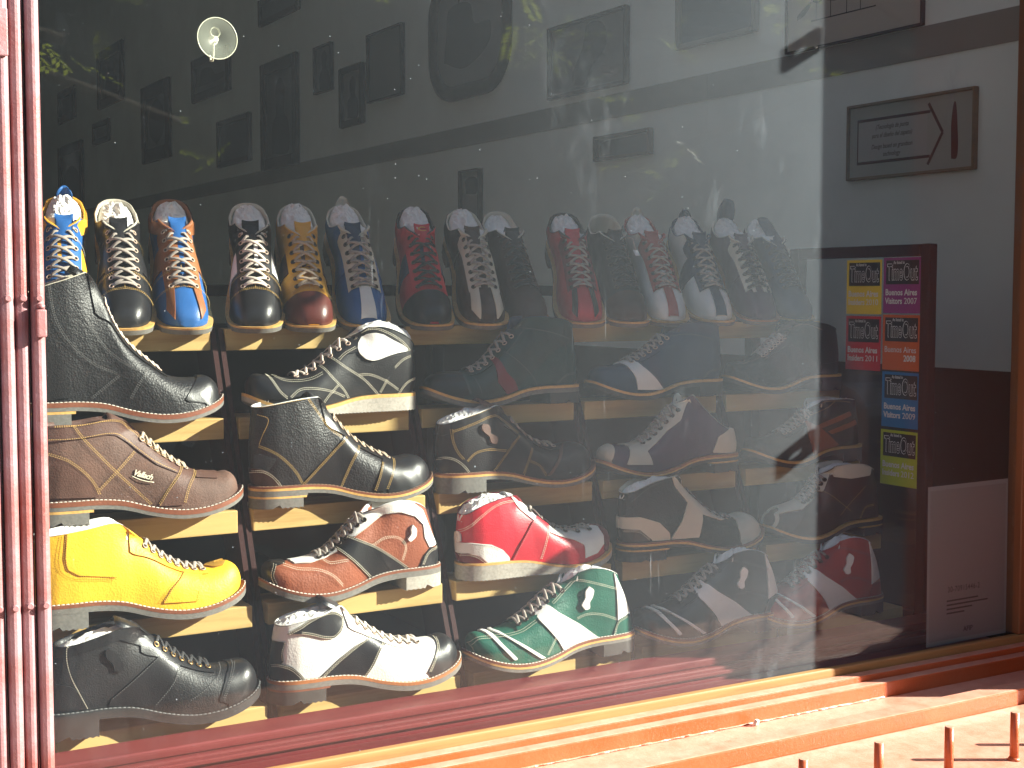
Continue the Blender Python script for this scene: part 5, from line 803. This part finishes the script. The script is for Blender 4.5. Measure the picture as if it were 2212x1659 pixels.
PICS = [
 (4.222, 2.121, .482, .25, dict(label='dark poster of a curved shoe last above the wall stripe', fw=.012, mat='art_grey', inner='ink', shape=LAST0, frame='frame_dark')),
 (3.474, 2.184, .374, .26, dict(label='blue glazed picture in pale frame near the top right', fw=.016, frame='stripe_grey', mat='art_blue', glass=True)),
 (3.926, 1.884, .319, .082, dict(label='small wide picture with dark print just below the stripe', fw=.010, frame='frame_brown', mat='art_mid', inner='art_dark', shape=[(.05, .1), (.95, .12), (.95, .8), (.5, .9), (.05, .7)])),
 (4.892, 1.70, .165, .225, dict(label='narrow upright certificate hanging under the stripe', fw=.006, mat='art_mid', inner='ink', shape=[(.2, .6), (.8, .6), (.8, .85), (.2, .85)])),
 (6.088, 2.21, .264, .275, dict(label='small black framed picture below a thin upright one', fw=.03, mat='art_mid', inner='ink', shape=PORT0)),
 (6.40, 2.404, .214, .225, dict(label='small dark unframed looking picture high on the wall', fw=.008, mat='art_grey', inner='ink', shape=PORT0)),
 (5.77, 2.29, .358, .30, dict(label='pale grey print with glossy glazing left of the rounded frame', fw=.006, mat='art_mid', glass=True)),
 (7.155, 2.09, .525, .56, dict(label='large dark framed portrait left of the small black frame', fw=.06, mat='art_grey', inner='art_dark', shape=PORT0)),
 (8.363, 2.588, .692, .255, dict(label='wide dark frame under the suction cup', fw=.05, mat='art_grey', inner='art_dark', shape=SHOE0)),
 (10.705, 2.81, .73, .42, dict(label='big dark frame high in the far left of the shop', fw=.07, mat='art_grey', inner='art_dark', shape=PORT0)),
 (7.895, 2.165, .555, .265, dict(label='plain dark picture beside the large framed portrait', fw=.03, mat='art_dark')),
 (12.07, 2.84, .59, .26, dict(label='dark frame nearest the gate bars, high up', fw=.06, mat='art_grey')),
 (10.885, 2.56, .49, .165, dict(label='small dark frame under the big far frame', fw=.04, mat='art_grey')),
 (7.17, 2.852, .567, .14, dict(label='low wide frame near the top edge above the portrait', fw=.03, mat='art_dark')),
 (12.10, 2.00, .84, .65, dict(label='large dark poster with pale arch above the blue and yellow shoe', fw=.08, mat='art_grey', inner='art_dark', shape=[(.1, 0.02), (.9, .02), (.9, .6), (.5, .8), (.1, .6)])),
 (9.50, 2.31, .65, .51, dict(label='tall oval looking dark picture left of the suction cup', fw=.09, mat='art_grey', inner='art_dark', shape=[(.5, .05), (.85, .3), (.85, .7), (.5, .95), (.15, .7), (.15, .3)]))]
# ================================================================ framed glass partition and its stickers
PX = 1.985
pt_ = thing('glass_partition', 'dark wood framed glass partition closing right end of the rack', 'partition', (PX, 1.86, .80))
for nm, a, b in [('frame_post', (PX-.011, 1.862, .81), (PX+.011, 1.885, 1.540)), ('frame_top', (PX-.012, 1.8852, 1.517), (PX+.012, 2.22, 1.5395)), ('frame_back_post', (PX-.012, 2.2202, .81), (PX+.012, 2.25, 1.5395)), ('frame_bottom', (PX-.012, 1.8852, .81), (PX+.012, 2.22, .84))]:
    keep(box(nm, a, b, 'dark_red_wood', None, .004, 3), pt_)
keep(box('pane', (PX-.0025, 1.8853, .8402), (PX+.0025, 2.2198, 1.5168), 'clean_glass'), pt_)
def wallframe(x):      # local x -> -Y (to the right when seen from the window), local y -> Z, local z -> -X
    M = Matrix(((0, 0, -1, x), (-1, 0, 0, 0), (0, 1, 0, 0), (0, 0, 0, 1))); return M
def sticker(y0, z0, w, h, mat, lines, label, al='LEFT', tint='white_ink'):
    """y0: left edge (deeper end), z0: bottom"""
    r = thing('sticker', label, 'sticker', (PX-.0042, y0, z0), group='square stickers on the glass partition'); M = wallframe(0.)
    o = mk('backing', [(0, 0, 0), (w, 0, 0), (w, h, 0), (0, h, 0)], [(0, 1, 2, 3)], mat, r, False); o.matrix_local = M
    bx = [(.07*w, .52*h), (.95*w, .52*h), (.95*w, .95*h), (.07*w, .95*h)]; o = mk('black_panel', [(x, y, .0003) for x, y in bx], [(0, 1, 2, 3)], 'ink', r, False); o.matrix_local = M
    def put(nm, body, size, m, x, y, z, bold, fit, par=None): text(nm, body, size, m, par or r, M @ Matrix.Translation((x, y, z)) if par is None else Matrix.Translation((x, y, z)), bold, 0., 'LEFT', 1., 1., .00005, fit)
    k = h/.107
    put('small_line', 'As listed in', .0085*k, 'white_ink', .27*w, .885*h, .0006, .0001, .30*w, o)
    for body, x, fw_ in (('Time', .115*w, .40*w), ('Out', .555*w, .35*w)):
        put('logo_outline', body, .044*k, 'white_ink', x-.0012, .60*h, .0006, .0013, fw_+.0024, o); put('logo_lettering', body, .044*k, 'ink', x, .60*h, .0009, .0001, fw_, o)
    for q, ln in enumerate(lines):
        x = .06*w
        for body, bold, fw_ in ln:
            if body == '>': x = fw_*w; continue
            put('lettering', body, .0165*k, tint, x, (.325-.155*q)*h, .0006, .0004 if bold else .00005, fw_*w); x += (fw_+.045)*w
    return r
SW, SH = .0965, .107
yA, yB = 2.086, 1.985
sticker(yA, 1.4055, SW, SH, 'st_yellow', [[('Buenos Aires', 1, .84)], [('Insiders', 1, .46), ('2010', 0, .34)]], 'yellow sticker at upper left of the sticker block, Insiders 2010')
sticker(yB, 1.4085, SW, SH, 'st_purple', [[('Buenos Aires', 1, .84)], [('Visitors', 1, .46), ('2007', 0, .34)]], 'purple sticker at upper right in the corner, Visitors 2007')
sticker(yA, 1.2945, SW, SH, 'st_red', [[('Buenos Aires', 1, .84)], [('Insiders', 1, .46), ('2011', 0, .34)]], 'red sticker below the yellow one, Insiders 2011')
sticker(yB, 1.2985, SW, SH, 'st_orange', [[('Buenos Aires', 0, .84)], [('>', 0, .58), ('2008', 1, .32)]], 'orange sticker below the purple one, 2008')
sticker(yB-.001, 1.1880, SW, SH, 'st_blue', [[('Buenos Aires', 1, .84)], [('Visitors', 1, .46), ('2009', 0, .34)]], 'blue sticker below the orange one, Visitors 2009')
sticker(yB, 1.0750, SW, SH, 'st_lime', [[('Buenos Aires', 1, .84)], [('Insiders', 1, .46), ('2012', 0, .34)]], 'lime green sticker lowest of the column, Insiders 2012')

# printed sheet taped inside the pane (street side faces -Y)
sh = thing('printed_sheet', 'pale printed sheet in clear sleeve on the pane at lower right', 'notice', (1.846, 1.7262, .826), (0, 0, 0))
W, H = .196, .278
def flat(nm, x0, y0, x1, y1, m, z): return mk(nm, [(x0, -z, y0), (x1, -z, y0), (x1, -z, y1), (x0, -z, y1)], [(0, 1, 2, 3)], m, sh, False)
o = flat('sleeve', -.004, -.004, W+.004, H+.004, 'sheet_edge', -.0012); o = flat('paper', 0.002, 0.004, W-.002, H-.004, 'sheet', -.0009)
MS = Matrix(((1, 0, 0, 0), (0, 0, -1, 0), (0, 1, 0, 0), (0, 0, 0, 1)))
text('number_line', '30-70915446-2', .0145, 'ink_soft', sh, Matrix.Translation((.047, .0004, .089)) @ MS, .0001, 0, 'LEFT', .80, 1.15, .00002)
for k, (a, b) in enumerate(((.045, .125), (.045, .15), (.045, .11), (.045, .09))): flat('fine_print', a, .072-.0075*k, b, .0748-.0075*k, 'ink_soft', -.0005)
text('foot_line', 'AFIP', .0125, 'ink_soft', sh, Matrix.Translation((.088, .0004, .014)) @ MS, .0003, 0, 'LEFT', 1., 1., .00002)
sh.rotation_euler = (0, math.radians(-.6), 0)

# suction cup on the inside of the pane
sc = thing('suction_cup', 'clear round suction cup with small hook on the pane, upper left', 'suction cup', (.567, 1.7262, 1.769))
def ringm(R, r, n=40, m=8):
    V, Fc = [], []
    for i in range(n):
        for j in range(m): a, b = 2*math.pi*i/n, 2*math.pi*j/m; V.append(((R+r*math.cos(b))*math.cos(a), r*math.sin(b)*.8, (R+r*math.cos(b))*math.sin(a)))
    for i in range(n):
        for j in range(m): Fc.append((i*m+j, ((i+1) % n)*m+j, ((i+1) % n)*m+(j+1) % m, i*m+(j+1) % m))
    return V, Fc
m = bpy.data.materials.new('clear_rubber'); n_, l_, b_ = nt(m); b_.inputs['Base Color'].default_value = (.62, .66, .55, 1); b_.inputs['Roughness'].default_value = .22
tp = n_.new('ShaderNodeBsdfTransparent'); mx = n_.new('ShaderNodeMixShader'); mx.inputs[0].default_value = .26; l_.new(tp.outputs[0], mx.inputs[1]); l_.new(b_.outputs[0], mx.inputs[2]); l_.new(mx.outputs[0], n_['Material Output'].inputs[0]); MATS['clear_rubber'] = m
m = bpy.data.materials.new('rim_rubber'); n_, l_, b_ = nt(m); b_.inputs['Base Color'].default_value = (.70, .72, .55, 1); b_.inputs['Roughness'].default_value = .3; MATS['rim_rubber'] = m
o = mk('rim', *ringm(.0258, .0007), 'rim_rubber', sc); V, Fc = [], []
for i in range(9):
    for k in range(32): a = 2*math.pi*k/32; R = .0255*(1-i/8.)+.0005; V.append((R*math.cos(a), .0065*(i/8.)**1.6, R*math.sin(a)))
for i in range(8):
    for k in range(32): Fc.append((i*32+k, i*32+(k+1) % 32, (i+1)*32+(k+1) % 32, (i+1)*32+k))
mk('cup', V, Fc, 'clear_rubber', sc)
cyl('neck', (0, .0105, 0), .0042, .010, 'rim_rubber', sc, 16, 'Y', .001); cyl('knob', (0, .0175, .0), .0062, .005, 'rim_rubber', sc, 16, 'Y', .0015)
V, Fc = sweep([(0, .013, .004), (0, .016, -.006), (0, .017, -.018), (0, .021, -.025), (0, .028, -.024), (0, .031, -.017)], [(1, 0, 0)]*6, .003, .003); mk('hook', V, Fc, 'rim_rubber', sc); mk('collar_ring', [(x*.24, y+.010, z*.24+.009) for x, y, z in ringm(.0258, .004, 16, 6)[0]], ringm(.0258, .004, 16, 6)[1], 'rim_rubber', sc)

# ================================================================ pictures on the right-hand wall
def art(par, x0, y0, x1, y1, mat, z):
    o = mk('picture', [(x0, y0, 0), (x1, y0, 0), (x1, y1, 0), (x0, y1, 0)], [(0, 1, 2, 3)], mat, par, False); o.matrix_local = wallframe(0) @ Matrix.Translation((0, 0, z)); return o
def blob(par, pts, mat, z, name='drawing'):
    o = mk(name, [(x, y, 0) for x, y in catmull(pts+[pts[0]], 8*len(pts))], [tuple(range(8*len(pts)))], mat, par, False); o.matrix_local = wallframe(0) @ Matrix.Translation((0, 0, z)); return o
def frame_bars(par, w, h, fw, ft, mat):
    for nm, a, b in [('frame_side', (0, 0), (fw, h)), ('frame_side', (w-fw, 0), (w, h)), ('frame_rail', (fw+.0003, 0), (w-fw-.0003, fw)), ('frame_rail', (fw+.0003, h-fw), (w-fw-.0003, h))]:
        bm = bmesh.new(); bmesh.ops.create_cube(bm, size=1.); bmesh.ops.scale(bm, vec=(b[0]-a[0], b[1]-a[1], ft), verts=bm.verts); bmesh.ops.bevel(bm, geom=bm.edges[:], offset=min(.004, fw*.2), segments=2, affect='EDGES')
        o = bm_obj(nm, bm, mat, par); o.matrix_local = wallframe(0) @ Matrix.Translation(((a[0]+b[0])/2, (a[1]+b[1])/2, ft/2))
def picture(y0, z0, w, h, label, fw=.025, frame='frame_dark', mat='art_grey', inner='art_dark', shape=None, glass=False):
    """y0 = left edge as seen (deeper into the shop); z0 = bottom"""
    r = thing('framed_picture', label, 'picture', (WX-.0006, y0, z0), group='framed pictures on the side wall')
    if fw: frame_bars(r, w, h, fw, .022, frame)
    art(r, fw+.0004, fw+.0004, w-fw-.0004, h-fw-.0004, mat, .006)
    if shape: blob(r, [(fw+(w-2*fw)*a, fw+(h-2*fw)*b) for a, b in shape], inner, .0065)
    if glass:
        o = art(r, fw+.0004, fw+.0004, w-fw-.0004, h-fw-.0004, 'clean_glass', .012); o.name = 'glazing'
    return r
SHOE = [(.1, .25), (.45, .22), (.9, .28), (.92, .42), (.62, .5), (.5, .78), (.18, .8), (.14, .5)]
LAST = [(.3, .1), (.45, .08), (.55, .3), (.75, .6), (.7, .9), (.5, .95), (.42, .6), (.3, .3)]
PORT = [(.2, .05), (.8, .05), (.78, .4), (.65, .5), (.66, .8), (.5, .92), (.34, .8), (.35, .5), (.22, .4)]
for spec in PICS: picture(*spec[:4], **spec[4])
# rounded frame
def round_frame(y0, z0, w, h, label):
    r = thing('framed_picture', label, 'picture', (WX-.0006, y0, z0), group='framed pictures on the side wall')
    def rr(ins, rad, n=8):
        P = []; cs = [(w-ins-rad, h-ins-rad, 0), (ins+rad, h-ins-rad, 90), (ins+rad, ins+rad, 180), (w-ins-rad, ins+rad, 270)]
        for cx, cy, a0 in cs:
            for k in range(n+1): a = math.radians(a0+90*k/n); P.append((cx+rad*math.cos(a), cy+rad*math.sin(a)))
        return P
    rings = [(0, .19, 0.), (.004, .186, .018), (.03, .165, .026), (.055, .14, .016), (.06, .135, .004)]; V, Fc = [], []
    for ins, rad, z in rings: V += [(x, y, z) for x, y in rr(ins, rad)]
    n = 36
    for k in range(len(rings)-1):
        for i in range(n): Fc.append((k*n+i, k*n+(i+1) % n, (k+1)*n+(i+1) % n, (k+1)*n+i))
    o = mk('frame', V, Fc, 'frame_dark', r); o.matrix_local = wallframe(0)
    o = mk('picture', [(x, y, .0045) for x, y in rr(.059, .136)], [tuple(range(n))], 'art_mid', r, False); o.matrix_local = wallframe(0)
    blob(r, [(.12, .16), (.30, .12), (.50, .20), (.50, .27), (.38, .28), (.34, .36), (.16, .36), (.14, .26)], 'art_dark', .0055)
    blob(r, [(.24, .37), (.25, .37), (.27, .55), (.26, .55)], 'art_dark', .0056); return r
round_frame(*ROUND)
# arrow sign
sg_ = thing('arrow_sign', 'grey framed sign with outlined arrow and a red awl drawing', 'sign', (WX-.0006, 2.732, 1.738), (0, 0, 0)); w, h = .424, .193
frame_bars(sg_, w, h, .007, .016, 'frame_tan'); art(sg_, .0074, .0074, w-.0074, h-.0074, 'sign_grey', .008)
bar = lambda a, b, t: [(a[0], a[1]), (b[0], b[1])]
def stroke(par, P, wd, mat, z=.0088, name='arrow_line'):
    V, Fc = sweep([(x, y, 0) for x, y in resample(P, .02)], [(0, 0, 1)]*len(resample(P, .02)), wd, .0008, 4); o = mk(name, V, Fc, mat, par, False); o.matrix_local = wallframe(0) @ Matrix.Translation((0, 0, z)); return o
art(sg_, .036, .048, .272, .145, 'sign_inner', .0084)
stroke(sg_, [(.034, .150), (.282, .150)], .007, 'ink_brown'); stroke(sg_, [(.034, .042), (.282, .042)], .007, 'ink_brown'); stroke(sg_, [(.036, .042), (.036, .150)], .004, 'ink_brown')
stroke(sg_, [(.276, .170), (.322, .096)], .008, 'ink_brown', .0089); stroke(sg_, [(.322, .096), (.276, .022)], .008, 'ink_brown', .0090)
blob(sg_, [(.350, .030), (.366, .030), (.367, .120), (.360, .165), (.357, .165), (.349, .120)], 'awl_red', .0089, 'awl_drawing')
for k, ln in enumerate(['(Tecnología de punta', 'para el diseño del zapato)', 'Design based on grandson', 'technology']):
    text('lettering', ln, .0165, 'ink_brown', sg_, wallframe(0) @ Matrix.Translation((.155, (.124, .103, .075, .055)[k], .0092)), .0001, .3, 'CENTER', .80, 1., .00005)
# long print with drawings above the stripe
pr = thing('drawing_print', 'cream print with small machine drawings above the wall stripe', 'picture', (WX-.0006, 2.98, 2.100), (0, 0, 0)); w, h = .50, .33
frame_bars(pr, w, h, .006, .014, 'frame_dark'); art(pr, .0064, .0064, w-.0064, h-.0064, 'mat_cream', .008)
stroke(pr, [(.10, .075), (.34, .075)], .003, 'ink', name='drawn_line')
for x, a in ((.12, .19), (.175, .13), (.235, .17), (.285, .2)): stroke(pr, [(x, .075), (x, a)], .0025, 'ink', name='drawn_line')
blob(pr, [(.045, .085), (.075, .095), (.098, .118), (.10, .126), (.07, .112), (.045, .095)], 'art_dark', .0088, 'drawn_shoe'); blob(pr, [(.105, .125), (.13, .118), (.15, .135), (.14, .165), (.12, .15)], 'art_dark', .0088, 'drawn_shoe')
blob(pr, [(.16, .12), (.20, .115), (.235, .15), (.225, .19), (.19, .2), (.165, .17)], 'art_grey', .0088, 'drawn_machine'); blob(pr, [(.37, .12), (.40, .115), (.415, .14), (.39, .16), (.365, .15)], 'art_dark', .0088, 'drawn_part')
# small shelf sign below the stripe
# ================================================================ street side, seen only in the pane's reflection
hb = thing('street_building', 'plain shaded building across the street reflected in the pane', 'building', (4, -13, 0))
keep(box('wall', (-14, -18, 0), (26, -13, 11.4), 'street_wall'), hb); keep(box('cornice', (-14.2, -18.2, 11.402), (26.2, -12.7, 11.7), 'kerb_stone'), hb)
for fl in (.6, 3.6, 6.6):
    for k in range(12):
        x = -12+3.1*k; keep(box('window', (x, -13.02, fl), (x+1.3, -12.98, fl+1.7), 'clean_glass' if 0 else 'art_dark'), hb)
def leaf_mesh(n, seed, spread):
    """pinnate sprays: small pointed leaflets in rows"""
    rr = random.Random(seed); V, Fc = [], []
    for _ in range(n):
        p = Vector((rr.gauss(0, spread[0]), rr.gauss(0, spread[1]), rr.gauss(0, spread[2]))); a = rr.uniform(0, 6.28); dr = Vector((math.cos(a), math.sin(a), rr.uniform(-.9, .1))).normalized(); sd = dr.cross(Vector((0, 0, 1))).normalized(); up = sd.cross(dr)
        ln = rr.uniform(.12, .24); k = int(ln/.020)
        for i in range(k):
            for s in (-1, 1):
                b = p+dr*(.020*i); d2 = (sd*s+dr*.5+up*rr.uniform(-.5, .2)).normalized(); w = (dr-d2*dr.dot(d2)).normalized()*.009; L_ = .05*(1-.5*abs(i/k-.4)); o = len(V)
                V += [b, b+d2*L_*.5+w, b+d2*L_, b+d2*L_*.5-w]; Fc.append((o, o+1, o+2, o+3))
    return V, Fc
def tree(loc, label, sprays):
    t = thing('street_tree', label, 'tree', loc, None, 'street trees reflected in the pane')
    V, Fc = sweep([(0, 0, 0), (.05, .03, 1.2), (.0, .05, 2.6), (-.12, .06, 3.9)], [(1, 0, 0)]*4, .30, .30, 10); mk('trunk', V, Fc, 'bark', t)
    for q, (p, n, sp, sd) in enumerate(sprays):
        c_ = Vector(p)-Vector(loc); V, Fc = sweep([(0, .04, 2.7), tuple(c_*.5+Vector((0, 0, 1.5))), tuple(c_)], [(0, 0, 1)]*3, .05, .05, 6); mk('limb', V, Fc, 'bark', t)
        V, Fc = leaf_mesh(n, sd, sp); o = mk('crown', V, Fc, 'leaf', t, False); o.location = c_
tree((6.3, -2.2, 0), 'leafy street tree behind the camera on the right', [((3.50, -2.3, 2.66), 17, (.09, .12, .07), 1), ((4.12, -2.3, 2.10), 10, (.08, .10, .09), 2), ((3.9, -2.4, 2.55), 3, (.2, .15, .1), 8), ((4.8, -2.3, 3.1), 40, (.4, .3, .3), 3), ((3.1, -2.5, 2.85), 4, (.22, .2, .08), 5)])
tree((-1.2, -2.2, 0), 'leafy street tree behind the camera on the left', [((1.25, -2.3, 2.45), 5, (.25, .25, .2), 4), ((1.75, -2.4, 2.16), 3, (.22, .2, .10), 6), ((.3, -2.4, 3.3), 60, (.6, .4, .4), 7)])
# red car parked at the kerb, a faint reflection in the pane
mat_flat('car_red', (.17, .008, .012), .18); mat_flat('car_glass', (.02, .025, .03), .05); mat_flat('tyre', (.015, .015, .015), .8); mat_flat('alloy', (.45, .45, .46), .35); mat_flat('lamp', (.7, .7, .68), .2); mat_flat('tail', (.4, .01, .01), .2)
car = thing('parked_car', 'red hatchback parked at the kerb behind the camera', 'car', (4.3, -3.75, -.13))
PRF = [(-1.95, .32), (-1.98, .62), (-1.86, .80), (-1.55, .90), (-.95, .95), (-.35, 1.36), (.35, 1.44), (1.15, 1.40), (1.75, 1.02), (1.92, .90), (1.95, .45), (1.90, .28)]
def slab(name, prof, hw, mat, top=.0, parent=car):
    V, Fc = [], []; C_ = catmull(prof, 60); n = len(C_)
    for y, ins in ((-hw, .03), (-hw*.96, 0.), (hw*.96, 0.), (hw, .03)):
        for x, z in C_: V.append((x*(1-ins*.3), y*(1-max(0, z-.9)*.28), z-ins*.5*(1 if z > .7 else -.5)))
    for k in range(3):
        for i in range(n-1): Fc.append((k*n+i, k*n+i+1, (k+1)*n+i+1, (k+1)*n+i))
        Fc.append((k*n+n-1, k*n, (k+1)*n, (k+1)*n+n-1))
    Fc.append(tuple(range(n))[::-1]); Fc.append(tuple(3*n+i for i in range(n))); return mk(name, V, Fc, mat, parent)
slab('body', PRF, .84, 'car_red')
for sd in (-1, 1):
    for nm, P in (('side_window', [(-.72, .97), (-.28, 1.28), (.30, 1.36), (.30, .98)]), ('side_window', [(.38, .98), (.38, 1.36), (1.02, 1.32), (1.35, 1.0)])):
        V = [(x, sd*(.842*(1-max(0, z-.9)*.28)+.006), z) for x, z in P]; mk(nm, V, [(0, 1, 2, 3)], 'car_glass', car, False)
    for x in (-1.22, 1.22):
        w_ = cyl('wheel', (x, sd*.76, .31), .31, .2, 'tyre', car, 28, 'Y', .02); r_ = cyl('rim', (0, sd*.102, 0), .19, .012, 'alloy', w_, 20, 'Y', .004)
    box('headlight', (-1.95, sd*.62-.12, .66), (-1.86, sd*.62+.12, .76), 'lamp', car, .02); box('tail_lamp', (1.87, sd*.66-.08, .72), (1.955, sd*.66+.08, .92), 'tail', car, .02)
    box('door_handle', (.12, sd*.846-.01, .82), (.28, sd*.846+.01, .845), 'car_red', car, .005)
mk('windscreen', [(-.92, -.66, .985), (-.92, .66, .985), (-.42, .58, 1.34), (-.42, -.58, 1.34)], [(0, 1, 2, 3)], 'car_glass', car, False)
mk('rear_window', [(1.26, -.60, 1.36), (1.26, .60, 1.36), (1.70, .66, 1.09), (1.70, -.66, 1.09)], [(0, 1, 2, 3)], 'car_glass', car, False)
box('bumper', (-2.03, -.78, .34), (-1.93, .78, .52), 'car_red', car, .03); box('bumper', (1.91, -.78, .34), (2.0, .78, .52), 'car_red', car, .03)
